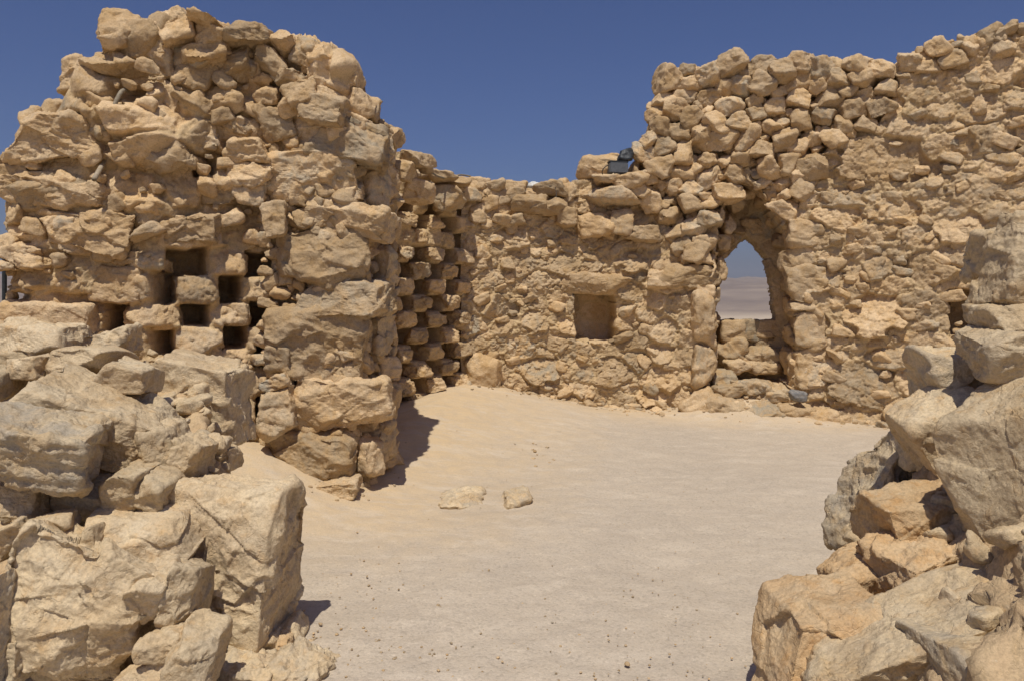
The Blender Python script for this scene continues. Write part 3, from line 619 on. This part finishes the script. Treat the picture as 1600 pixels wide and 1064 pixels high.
part_rocks([(1265, 366, 74, 46, 9.93, .3, 0), (1266, 440, 74, 54, 9.93, .3, -3), (1263, 512, 46, 50, 9.93, .3, 0), (1270, 576, 66, 64, 9.93, .3, 8), (1245, 404, 44, 34, 9.97, .3, 0), (1250, 478, 36, 14, 9.95, .3, 0)], tall, 'jamb_stone', MS, grey=0.12, rough=0.9, p=14, facets=5, cut=(1.15, 1.45), wonk=0.12)
part_rocks([(1098, 500, 36, 70, 10.17, .3, 5), (1078, 432, 74, 36, 10.17, .3, 0), (1085, 396, 40, 34, 10.15, .3, 0), (1100, 460, 30, 30, 10.2, .3, 0), (1100, 570, 34, 60, 10.17, .3, 0)], tall, 'jamb_stone', MS, grey=0.12, rough=1.0, p=12, facets=6)
part_rocks([(1040, 436, 56, 32, 10.2, .26, 0), (755, 582, 54, 52, 9.98, .22, 0)], low, 'block', MS, grey=0.12)
o = part_rocks([(925, 442, 106, 32, 10.32, .34, -3)], low, 'lintel', MS, grey=0.02, rough=0.9, p=12)
# uneven crest of the low wall
part_rocks([(772, 291, 34, 16, 10.2, .4, 3), (800, 292, 40, 16, 10.3, .4, 0), (856, 300, 60, 22, 10.3, .4, 3), (745, 290, 40, 22, 10.2, .4, 0), (880, 290, 26, 12, 10.4, .3, 0), (786, 310, 26, 24, 10.16, .2, 0), (806, 304, 28, 22, 10.16, .2, 10), (832, 320, 48, 28, 10.14, .3, -4),
            (868, 325, 32, 22, 10.16, .3, 0), (735, 305, 30, 20, 10.0, .25, 0), (765, 318, 28, 28, 10.1, .2, 0), (748, 335, 30, 28, 10.05, .2, 0), (955, 308, 72, 30, 10.2, .4, 5), (885, 342, 34, 26, 10.18, .25, 0), (930, 352, 50, 36, 10.2, .2, 0), (970, 348, 36, 38, 10.18, .2, -10), (1006, 366, 48, 24, 10.17, .2, 0),
            (978, 284, 46, 26, 10.2, .4, 8), (950, 282, 40, 20, 10.2, .4, 0), (1000, 300, 30, 24, 10.2, .3, -30), (786, 345, 28, 18, 10.12, .2, 0), (808, 344, 24, 16, 10.13, .2, 0), (760, 352, 20, 16, 10.1, .2, 0)], low, 'crest_stone', MS, grey=0.15)
for th, zz, ra in ((low, [(722, 300), (1000, 300), (1000, 420), (1090, 640), (900, 625), (724, 600)], [0.06, 0.045, 0.032, 0.022]), (tall, [(1240, 340), (1400, 200), (1600, 60), (1620, 600), (1400, 655), (1240, 650)], [0.065, 0.05, 0.036, 0.025])):
    scatter_on(RP, [uvR(*q) for q in zz], rgR, ra, -0.012, th, 'chink_stone', MS, tries=110, grey=0.2, res_n=10, tight=1.3, thick=1.0, asp=1.55, roll=30, avoid=(uvR(928, 495), 0.36))
crest = [uvR(*q) for q in [(1395, 100), (1450, 74), (1500, 62), (1600, 42), (1640, 36), (1640, 62), (1500, 90), (1410, 120)]]
scatter_on(RP, crest, rgR, [0.10, 0.075, 0.05, 0.035], 0.0, tall, 'crest_stone', MS, tries=300, grey=0.15)

for th, pts in ((low, [(730, 612), (860, 634), (1060, 652), (1060, 645), (860, 622), (730, 596)]), (tall, [(1070, 655), (1300, 668), (1420, 664), (1420, 652), (1300, 654), (1070, 644)])):
    scatter_on(RP, [uvR(*q) for q in pts], rgR, [0.07, 0.05, 0.035, 0.02], 0.09, th, 'fallen_stone', MS, tries=160, grey=0.25, res_n=10, tight=1.1, jit=0.08)
# ------------------------------------------------------------------ foreground heaps
def heap(name, label, fz, x0, x1, y0, y1, res, seed):
    nx, ny = int((x1 - x0) / res), int((y1 - y0) / res); x, y = np.meshgrid(np.linspace(x0, x1, nx), np.linspace(y0, y1, ny), indexing='ij')
    z = fz(x, y); P = np.stack([x, y, z], -1).reshape(-1, 3).astype(f32)
    gx, gy = np.gradient(z, res); N = np.stack([-gx, -gy, 0 * gx + 1], -1).reshape(-1, 3); N /= np.linalg.norm(N, axis=1)[:, None]
    D = 0.05 * fbm(P * 3 + seed, 3) + 0.035 * facet(P * 7) + 0.016 * facet(P * 17) + 0.012 * fbm(P * 22, 4, 0.6)
    V = P + N * D[:, None]; idx = np.arange(nx * ny).reshape(nx, ny)
    q = np.stack([idx[:-1, :-1], idx[1:, :-1], idx[1:, 1:], idx[:-1, 1:]], -1).reshape(-1, 4)
    t = np.zeros((len(V), 3), f32); t[:, 0] = 0.5; t[:, 2] = 0.85
    return tag(mkobj(name, V, q, MSF, None, t), label, 'earth bank')
YL_py = [(480, 4.9), (530, 4.75), (600, 4.2), (700, 3.75), (800, 3.5), (900, 3.3), (1064, 3.08), (1200, 2.95)]
prof = [(Y, EYE - (py - HY) / F * Y) for py, Y in YL_py]; pyy = np.array([p[0] for p in prof])[::-1]; pzz = np.array([p[1] for p in prof])[::-1]
def fzL(x, y):
    z = np.interp(y - 0.16, pyy, pzz, left=-0.3) - 0.14
    z = z - 0.34 * sstep(4.65, 5.5, y) * sstep(-3.3, -2.7, x)
    z = np.where(y - 0.16 < pyy[0], pzz[0] - 0.06 - (pyy[0] - (y - 0.16)) * 2.5, z)
    xe = np.interp(y, [2.9, 3.6, 4.0, 4.6, 5.2, 6.0], [-1.35, -1.22, -1.32, -1.66, -1.85, -2.3])
    k = sstep(0.16, -0.18, x - xe); z = -0.25 + (z + 0.25) * k
    return z * 1.0
heap('rubble_bank', 'sandy earth and mortar bank that carries the boulders in the left foreground', fzL, -4.6, -0.9, 2.2, 6.0, 0.014, 2)
def fzR(x, y):
    h = np.interp(x - 0.10 * np.sin(y * 3) - (y - 3.0) * 0.36, [0.9, 1.15, 1.45, 1.75, 2.0, 2.6], [-0.25, 0.0, 0.45, 0.85, 1.25, 1.9]) - 0.05
    yf = np.interp(y, [2.0, 2.3, 4.1, 4.6], [0.0, 1, 1, 0]); return -0.25 + (h + 0.25) * yf
heap('rubble_bank', 'sandy earth and mortar bank that carries the slabs in the right foreground', fzR, 0.85, 3.6, 1.9, 4.7, 0.014, 5)

FG = [  # name, cx, cy, w, h, Y, depth, rot, yaw, label, (grey, rough, p, strata)
 ('boulder', 374, 874, 176, 262, 3.74, .5, -2, -8, 'tallest upright boulder at the right end of the left heap, beside the open floor', (.5, 1.05, 16, .01)),
 ('boulder', 118, 955, 232, 225, 3.22, .40, -22, 8, 'largest rough pitted boulder low in the left heap, leaning to the lower right', (.4, 1.25, 12, 0)),
 ('boulder', 74, 695, 168, 104, 3.48, .55, -8, 10, 'grey-edged flat boulder jutting out over a dark hollow at the left edge', (.9, 1.2, 12, .02)),
 ('boulder', 148, 652, 210, 84, 3.86, .55, -24, 0, 'long pale slab sloping down to the right, just behind the jutting grey-edged boulder', (.4, 1.0, 14, 0)),
 ('boulder', 312, 630, 152, 148, 4.75, .5, -6, -10, 'big square grey-brown block standing below the pigeon niches', (.7, 1.0, 16, 0)),
 ('boulder', 236, 842, 156, 92, 3.48, .42, -3, 10, 'smooth angular grey-brown block directly left of the tallest upright boulder', (.6, .7, 22, 0)),
 ('stone', 202, 590, 72, 52, 4.1, .3, -10, 20, 'small angular block with a flat pale top perched behind the long sloping slab', (.6, .7, 20, 0)),
 ('stone', 130, 565, 106, 40, 4.28, .34, -5, 0, 'wedge-shaped stone lying under the big flat stone at the top of the left heap', (.3, .9, 14, 0)),
 ('stone', 184, 538, 62, 44, 4.75, .3, 10, 0, 'small whitish rough stone resting just below the leftmost niche hole', (.7, 1.2, 12, 0)),
 ('boulder', 62, 532, 150, 58, 4.7, .5, -6, 0, 'wide flat-topped stone at the very top of the left heap, at the picture edge', (.4, 1.0, 14, 0)),
 ('stone', 54, 574, 54, 34, 4.22, .25, 3, 0, 'small pale square slab stone left of the wedge-shaped stone', (.4, .8, 20, 0)),
 ('stone', 10, 598, 46, 50, 4.2, .3, 12, 0, 'grey round-shouldered stone at the left edge below the pale square slab', (.7, .9, 14, 0)),
 ('stone', 18, 564, 70, 28, 4.4, .25, -4, 0, 'thin tan stone at the left edge above the grey round-shouldered one', (.2, 1.0, 14, 0)),
 ('stone', 262, 695, 46, 72, 3.84, .3, 15, 0, 'narrow brown stone wedged between the long sloping slab and the square block', (.4, 1.0, 14, 0)),
 ('stone', 298, 718, 42, 66, 3.82, .3, -12, 0, 'upright knobbly stone below the lower left corner of the square block', (.3, 1.2, 12, 0)),
 ('stone', 350, 715, 42, 38, 4.3, .2, 0, 0, 'small squarish pale stone sitting on sand above the tallest upright boulder', (.2, .8, 18, 0)),
 ('stone', 204, 760, 50, 66, 3.56, .28, -8, 0, 'left one of two pale fist-like stones side by side above the smooth angular block', (.3, 1.0, 13, 0)),
 ('stone', 253, 766, 52, 60, 3.58, .28, 5, 0, 'right one of two pale fist-like stones side by side above the smooth angular block', (.3, .9, 14, 0)),
 ('stone', 142, 778, 92, 58, 3.62, .3, -4, 0, 'shaded grey stone in the hollow under the jutting grey-edged boulder', (.6, .8, 14, 0)),
 ('stone', 38, 772, 96, 56, 3.52, .35, -8, 0, 'sloping pale stone at the left edge under the jutting grey-edged boulder', (.5, .9, 16, 0)),
 ('stone', 90, 813, 50, 26, 3.34, .18, -3, 0, 'little wedge stone above the largest rough pitted boulder', (.3, .8, 18, 0)),
 ('stone', 26, 838, 92, 40, 3.4, .3, 34, 0, 'long grey stone rising to the right, at the left edge', (.8, .9, 14, 0)),
 ('stone', 148, 842, 22, 42, 3.26, .15, 8, 0, 'thin upright stone chip left of the smooth angular block', (.3, .6, 22, 0)),
 ('stone', 241, 922, 58, 76, 3.2, .26, -14, 0, 'pale many-sided stone right of the largest rough pitted boulder', (.4, .8, 16, 0)),
 ('stone', 198, 908, 36, 54, 3.22, .2, 5, 0, 'small tan stone between the rough pitted boulder and the many-sided stone', (.2, 1.0, 14, 0)),
 ('stone', 289, 935, 48, 112, 3.26, .28, -14, 0, 'tall narrow stone against the left side of the tallest upright boulder', (.4, .9, 14, 0)),
 ('stone', 262, 1000, 56, 44, 3.12, .22, -4, 0, 'small stone with two bumps under the pale many-sided stone', (.3, 1.0, 14, 0)),
 ('stone', 312, 1024, 62, 90, 3.12, .3, -10, 0, 'round-shouldered stone at the lower right corner of the left heap', (.5, .8, 14, 0)),
 ('stone', 250, 1050, 100, 58, 3.14, .3, 22, 0, 'tilted block cut off by the bottom edge, under the stone with two bumps', (.5, .9, 16, 0)),
 ('stone', 40, 1010, 46, 84, 3.12, .3, 5, 0, 'bulging brown stone tucked under the rough pitted boulder near the left edge', (.4, 1.1, 12, 0)),
 ('stone', 4, 985, 26, 180, 3.0, .3, 2, 0, 'dark upright grey stone cut off by the left edge near the bottom', (.9, .8, 14, 0)),
 ('stone', 425, 1000, 32, 24, 3.62, .15, 25, 0, 'small pointed chock stone under the tallest upright boulder', (.3, .8, 18, 0)),
 ('stone', 456, 982, 30, 32, 3.75, .2, 20, 0, 'dark chock stone under the right corner of the tallest upright boulder', (.3, 1.0, 14, 0)),
 ('stone', 443, 1006, 26, 24, 3.6, .14, 0, 0, 'crumbly lump beside the pointed chock stone', (.1, 1.4, 12, 0)),
 ('boulder', 1600, 742, 150, 320, 2.95, .5, -3, 20, 'huge smooth upright slab at the right edge of the picture', (.25, .55, 12, 0)),
 ('boulder', 1582, 545, 130, 76, 3.2, .42, 4, 0, 'projecting pale ledge stone resting on the huge upright slab', (.6, .9, 15, .01)),
 ('boulder', 1544, 400, 44, 84, 3.6, .30, 8, 0, 'rough grey-brown block right of the small dark niche, behind the leaning slab', (.4, 1.1, 14, 0)),
 ('boulder', 1592, 412, 74, 180, 3.35, .36, -16, 0, 'tall leaning pale slab at the top of the right heap', (.3, .9, 14, .01)),
 ('stone', 1556, 496, 56, 42, 3.3, .3, 12, 0, 'small tan block squeezed between the leaning slab and the ledge stone', (.2, .8, 18, 0)),
 ('boulder', 1484, 594, 92, 104, 3.72, .4, 12, 0, 'grey shadowed block left of the projecting ledge stone', (.8, .9, 14, 0)),
 ('boulder', 1482, 682, 128, 136, 3.55, .42, 24, 0, 'brown domed block below the grey shadowed one', (.4, .8, 12, 0)),
 ('stone', 1424, 690, 30, 80, 3.75, .25, 0, 0, 'thin grey stone edge left of the brown domed block', (.9, .9, 14, 0)),
 ('boulder', 1368, 782, 82, 196, 4.0, .35, -18, 10, 'tall pitted grey-white boulder leaning at the left end of the right heap', (1, 1.3, 11, 0)),
 ('boulder', 1432, 815, 150, 106, 3.35, .45, 14, 0, 'ochre-tan rounded boulder in front of the tall pitted one', (.0, 1.0, 11, 0)),
 ('boulder', 1340, 893, 112, 46, 3.3, .3, 24, 0, 'pointed orange-tan stone tongue sticking out over the flat slab', (.0, .8, 12, 0)),
 ('boulder', 1440, 898, 136, 110, 3.15, .4, 10, 0, 'coarse crumbly pinkish boulder above the long tilted slab', (.1, 1.5, 10, 0)),
 ('stone', 1500, 872, 64, 66, 3.1, .3, 30, 0, 'small grey-streaked stone in the shade of the huge upright slab', (.8, .9, 14, 0)),
 ('boulder', 1540, 905, 110, 110, 3.15, .35, 0, 0, 'brown boulder lying in shadow at the foot of the huge upright slab', (.3, 1.0, 12, 0)),
 ('boulder', 1290, 1008, 190, 150, 3.0, .5, 8, -10, 'broad flat orange-tinted slab beside the floor at the bottom of the right heap', (.45, .7, 14, 0)),
 ('boulder', 1430, 985, 370, 62, 2.75, .40, 21, 0, 'long thin slab tilted up to the right across the bottom of the right heap', (.6, .8, 14, .015)),
 ('boulder', 1540, 1040, 220, 120, 2.55, .4, 12, 0, 'wide grey slab in the bottom right corner of the picture', (.8, .6, 14, 0)),
 ('stone', 1370, 1050, 90, 50, 2.75, .3, 5, 0, 'pinkish crumbly stone under the long tilted slab', (.1, 1.3, 11, 0)),
]
for nm, cx, cy, w, h, Y, dep, rot, yaw, lab, (gr, ro, pp, stt) in FG:
    sd = int(cx * 3 + cy * 11); rg = np.random.RandomState(sd)
    V, Q = px_rock(cx, cy, w * 1.03, h * 1.03, Y, dep, sd, rot, yaw, rg.uniform(-5, 5), rough=ro, p=pp * 4.0, strata=stt, facets=6, cut=(0.96, 1.32), wonk=0.17)
    c = V.mean(0); c[2] = V[:, 2].min()
    tag(mkobj(nm, V, Q, MSO if gr <= .1 or 'orange' in lab else MSF, None, (rg.uniform(.3, .8), gr * 0.85 if gr >= .8 else gr * 0.45, 0.0), c), lab, 'boulder' if nm == 'boulder' else 'stone')
# small chips wedged between the boulders: part of the banks' loose rubble
def loose(fz, x0, x1, y0, y1, n, rmax, seed, label):
    rg = np.random.RandomState(seed); out = []
    while len(out) < n:
        x, y = rg.uniform(x0, x1), rg.uniform(y0, y1); z = float(fz(np.array([x]), np.array([y]))[0])
        if z < -0.1: continue
        r = rmax * rg.uniform(0.25, 1) ** 2 + 0.008
        V, Q = rock(int(rg.randint(1e8)), (2 * r * rg.uniform(1, 1.5), 2 * r, 1.4 * r), 8, rough=1.0, facets=6)
        V = V @ rotm(*rg.uniform(-40, 40, 3)).T + np.array([x, y, z + 0.02], f32); out.append((V, Q, tintof(rg, 0.3)))
    V, Q, T = combine(out); tag(mkobj('rubble', V, Q, MSF, None, T), label, 'rubble', kind='stuff')
loose(fzL, -3.4, -1.05, 2.9, 5.2, 420, 0.055, 61, 'small stone chips caught between the boulders of the left heap')
loose(fzR, 1.1, 2.6, 2.5, 4.4, 200, 0.045, 62, 'small stone chips caught between the slabs of the right heap')

# ------------------------------------------------------------------ loose things on the ground and walls
def ground_rock(nm, cx, cy, w, h, Y, dep, lab, cat, grey=.3, rough=1.0, p=9, mat=MS, seed=None, **kw):
    sd = seed or int(cx + cy); V, Q = px_rock(cx, cy, w, h, Y, dep, sd, 0, 0, 0, rough=rough, p=p, **kw)
    c = V.mean(0); c[2] = V[:, 2].min(); return tag(mkobj(nm, V, Q, mat, None, (.7, grey, 0.0), c), lab, cat)
ground_rock('buried_stone', 722, 787, 80, 28, 6.15, .42, 'wide low stone almost buried in the sandy floor, left of its smaller neighbour', 'stone', .6, 1.3, 14, MSF)
ground_rock('buried_stone', 806, 781, 48, 30, 6.2, .46, 'small dust-covered stone with a dark broken face set in the floor', 'stone', .6, 1.4, 20, MSF)
ground_rock('stone', 1246, 618, 26, 16, 9.7, .18, 'dark blue-grey cobble lying at the right foot of the arch', 'stone', 1, .8, mat=plain_mat('dark_cobble', (0.16, 0.16, 0.16), 0.8, 0, (0.28, 0.26, 0.23), 30))
ground_rock('boulder', 930, 264, 62, 42, 10.4, .5, 'large rounded boulder standing alone on the crest left of the grey metal box', 'boulder', .2, .9, seed=77)
ground_rock('stone', 958, 246, 20, 12, 10.5, .2, 'small pale stone on the crest behind the grey metal box', 'stone', .2, .9)
ground_rock('stone', 840, 293, 36, 14, 10.35, .3, 'pale whitish stone lying on the crest of the low wall', 'stone', 0, 1.3, mat=plain_mat('white_stone', (0.62, 0.62, 0.58), 0.9, 0, (0.45, 0.44, 0.40), 25))
ground_rock('stone', 880, 287, 18, 16, 10.35, .2, 'small upright stone on the low wall beside a wire loop', 'stone', .2, .9)
rg = np.random.RandomState(5); out = []
for (gx, gy, n, sx, sy, rm) in ((0.25, 7.7, 18, .10, .22, .014), (0.0, 5.5, 900, 3.0, 2.4, .0036), (-0.6, 3.6, 260, .5, .5, .006), (0.5, 3.3, 260, .9, .5, .005), (-1.0, 7.2, 20, .1, .5, .010), (1.0, 10.0, 90, 1.3, .08, .014), (4.0, 9.6, 60, .8, .1, .014), (-0.95, 3.65, 30, .08, .12, .008), (-1.3, 6.0, 40, .12, .10, .012)):
    for _ in range(n):
        x, y = rg.normal(gx, sx), rg.normal(gy, sy)
        if y < 2.2: continue
        r = rm * rg.uniform(.35, 1.0) * (1.6 if rg.uniform() < .02 else 1); z = float(gz(x, y))
        V, Q = rock(int(rg.randint(200)), (2.4 * r, 2 * r, 1.3 * r), 2 if r < .008 else 5, rough=.8, facets=4)
        out.append((V @ rotm(0, 0, rg.uniform(0, 360)).T + np.array([x, y, z + r * .35], f32), Q, tintof(rg, .5)))
for _ in range(260):                        # chips fallen along the foot of the curved wall
    u = rg.uniform(0.3, RP.L * 0.72); x, y = RP.pos(u); nx, ny = RP.nrm(u); o = 0.06 + abs(rg.normal(0, 0.16)); x, y = x + nx * o, y + ny * o; r = 0.006 + 0.028 * rg.uniform() ** 3
    V, Q = rock(int(rg.randint(200)), (2.6 * r, 2 * r, 1.5 * r), 5, rough=.9, facets=5); out.append((V @ rotm(0, 0, rg.uniform(0, 360)).T + np.array([x, y, float(gz(x, y)) + r * .4], f32), Q, tintof(rg, .35)))
V, Q, T = combine(out); tag(mkobj('gravel', V, Q, MS, None, T), 'fine gravel and pebbles strewn over the packed floor', 'gravel', kind='stuff')
# rough lumps at the bottom, in front of the upright boulder
for cx, cy, w, h, Y, lab in ((470, 1048, 120, 60, 3.42, 'low crumbly grey lump of mortar at the bottom edge in front of the upright boulder'), (395, 1045, 90, 44, 3.4, 'low sandy lump right of the round-shouldered stone at the bottom edge')):
    ground_rock('mortar_lump', cx, cy, w, h, Y, .35, lab, 'mortar lump', .5, 1.7, 9, MSF)

def tube(pts, r, n=10, cap=True):
    pts = np.array(pts, float); T = np.gradient(pts, axis=0); T /= np.linalg.norm(T, axis=1)[:, None]; up = np.array([0.3, 0.9, 0.2]); V, Q = [], []
    rr = np.broadcast_to(np.asarray(r, float), (len(pts),))
    for i, (p, t) in enumerate(zip(pts, T)):
        a = np.cross(t, up); a /= np.linalg.norm(a); b = np.cross(t, a); an = np.arange(n) / n * 2 * math.pi
        V.append(p + rr[i] * (np.cos(an)[:, None] * a + np.sin(an)[:, None] * b))
    V = np.concatenate(V); idx = np.arange(len(V)).reshape(len(pts), n); nx = np.roll(idx, -1, 1)
    Q = np.stack([idx[:-1], nx[:-1], nx[1:], idx[1:]], -1).reshape(-1, 4); return V, Q
def curve(P, k=8):
    P = np.array(P, float); t = np.linspace(0, len(P) - 1, (len(P) - 1) * k + 1); out = []
    for q in t:
        i = min(int(q), len(P) - 2); f = q - i; p0, p1, p2, p3 = P[max(i - 1, 0)], P[i], P[i + 1], P[min(i + 2, len(P) - 1)]
        out.append(0.5 * ((2 * p1) + (p2 - p0) * f + (2 * p0 - 5 * p1 + 4 * p2 - p3) * f * f + (3 * p1 - p0 - 3 * p2 + p3) * f ** 3))
    return np.array(out)
M_steel = plain_mat('galvanised_steel', (0.42, 0.43, 0.44), 0.45, 0.6); M_dark = plain_mat('dark_steel', (0.05, 0.055, 0.06), 0.5, 0.3)
M_box = plain_mat('grey_painted_metal', (0.13, 0.14, 0.15), 0.5, 0.2, (0.10, 0.105, 0.11)); M_wire = plain_mat('rusty_wire', (0.10, 0.085, 0.07), 0.7, 0.3)
M_root = plain_mat('weathered_wood', (0.30, 0.26, 0.19), 0.8, 0, (0.17, 0.14, 0.10)); M_pvc = plain_mat('dusty_pipe', (0.40, 0.34, 0.25), 0.7, 0, (0.30, 0.24, 0.16))
V, Q = tube(curve([at(200, 141, 5.98), at(190, 144, 5.84), at(181, 160, 5.79), at(174, 180, 5.78), at(165, 200, 5.81), at(162, 208, 5.9)]), 0.016)
tag(mkobj('root', V, Q, M_root), 'bent grey-brown root hanging from a hollow high on the left ruin', 'root')
def pipe(a, b, r, t, name, mat, lab):
    d = np.array(b) - np.array(a); P1 = [a, a + d * .33, a + d * .66, b]; V1, Q1 = tube(P1, r, 16); V2, Q2 = tube([b, b - d * .05, b - d * .3, b - d * .6], r - t, 16); 
    n = 16; ring = np.stack([np.arange(16) + 48, np.roll(np.arange(16), -1) + 48, np.roll(np.arange(16), -1) + 64, np.arange(16) + 64], -1)
    return tag(mkobj(name, np.concatenate([V1, V2]), np.concatenate([Q1, Q2 + 64, ring]), mat), lab, 'pipe')
pipe(at(166, 248, 5.98), at(147, 281, 5.70), 0.018, 0.004, 'pipe', M_pvc, 'short open pipe end poking down out of the left ruin')
# rail post beyond the left end of the ruin
post = thing('railing', 'galvanised handrail post with a dark clamp just beyond the left end of the ruin', 'railing', (at(4, 0, 6.5)[0], 6.5, 0))
V, Q = tube([at(7, 400, 6.5) * [1, 1, 0] + [0, 0, 0.0], at(7, 400, 6.5) * [1, 1, 0] + [0, 0, 1.0], at(7, 394, 6.5)], 0.018, 12); mkobj('post', V, Q, M_dark, post, loc=post.location)
V, Q = tube([at(-60, 401, 6.5), at(-20, 400, 6.5), at(16, 399, 6.5)], 0.014, 12); mkobj('rail', V, Q, M_steel, post, loc=post.location)
V, Q = tube([at(1, 400, 6.5), at(7, 400, 6.5), at(13, 399, 6.5)], 0.026, 12); mkobj('clamp', V, Q, M_dark, post, loc=post.location)

def box_mesh(c, s, bev=0.004, seg=2):
    import bmesh
    bm = bmesh.new(); bmesh.ops.create_cube(bm, size=1.0)
    for v in bm.verts: v.co = Vector((v.co.x * s[0], v.co.y * s[1], v.co.z * s[2]))
    bmesh.ops.bevel(bm, geom=bm.edges[:], offset=bev, segments=seg, affect='EDGES')
    me = bpy.data.meshes.new('box'); bm.to_mesh(me); bm.free(); return me
def box_obj(name, c, s, mat, parent=None, bev=0.004, rot=(0, 0, 0)):
    me = box_mesh(c, s, bev); me.materials.append(mat); me.name = name; o = bpy.data.objects.new(name, me); col.objects.link(o)
    o.rotation_euler = rot; o.parent = parent; o.location = Vector([float(x) for x in c]) - (parent.location if parent else Vector((0, 0, 0))); return o
c = at(965, 264, 10.12)
fl = thing('floodlight', 'dark grey metal floodlight box wedged among crest stones left of the arched wall', 'floodlight', (c[0], c[1], c[2] - .075))
box_obj('housing', c, (0.235, 0.16, 0.135), M_box, fl, 0.012, (0, 0.02, 0.1)); box_obj('lid', c + np.array([0, 0.02, .078]), (0.245, 0.18, 0.022), M_dark, fl, 0.005, (0, 0.02, 0.1))
V, Q = rock(9, (0.19, 0.16, 0.16), 14, rough=.9); V = V + at(978, 244, 10.16); cc = V.mean(0); cc[2] = V[:, 2].min()
tag(mkobj('stone', V, Q, M_dark, None, (.3, 0, 0), cc), 'black stone sitting on top of the grey floodlight box', 'stone')
V, Q = tube(curve([at(951, 258, 10.05), at(945, 262, 10.0), at(941, 268, 10.0), at(942, 276, 10.05)]), 0.007); mkobj('cable', V, Q, M_wire, fl, loc=fl.location)
V, Q = tube(curve([at(850, 296, 10.15), at(858, 292, 10.1), at(866, 291, 10.1), at(869, 300, 10.08), at(869, 312, 10.06)]), 0.006)
tag(mkobj('wire', V, Q, M_wire), 'thin wire looping over the crest of the low wall near the whitish stone', 'wire')
V, Q = tube(curve([at(668, 264, 8.7), at(682, 275, 8.9), at(700, 279, 9.3), at(718, 274, 9.9), at(735, 276, 10.1)]), 0.011)
tag(mkobj('cable', V, Q, M_root), 'grey cable trailing along the crest where the niche wall meets the low wall', 'cable')

# ------------------------------------------------------------------ air
import bmesh
bm = bmesh.new(); bmesh.ops.create_cube(bm, size=1.0); me = bpy.data.meshes.new('haze'); bm.to_mesh(me); bm.free()
hz = bpy.data.objects.new('haze', me); col.objects.link(hz); hz.scale = (18400, 18400, 420); hz.location = (0, 0, -170 + 210 - 20)
mm = bpy.data.materials.new('haze'); mm.use_nodes = True; nt = mm.node_tree; nt.nodes.clear()
pv = nt.nodes.new('ShaderNodeVolumePrincipled'); pv.inputs['Color'].default_value = (0.88, 0.90, 0.95, 1); pv.inputs['Density'].default_value = 0.00012; pv.inputs['Anisotropy'].default_value = 0.2
ou = nt.nodes.new('ShaderNodeOutputMaterial'); nt.links.new(pv.outputs[0], ou.inputs['Volume']); me.materials.append(mm); tag(hz, kind='stuff')
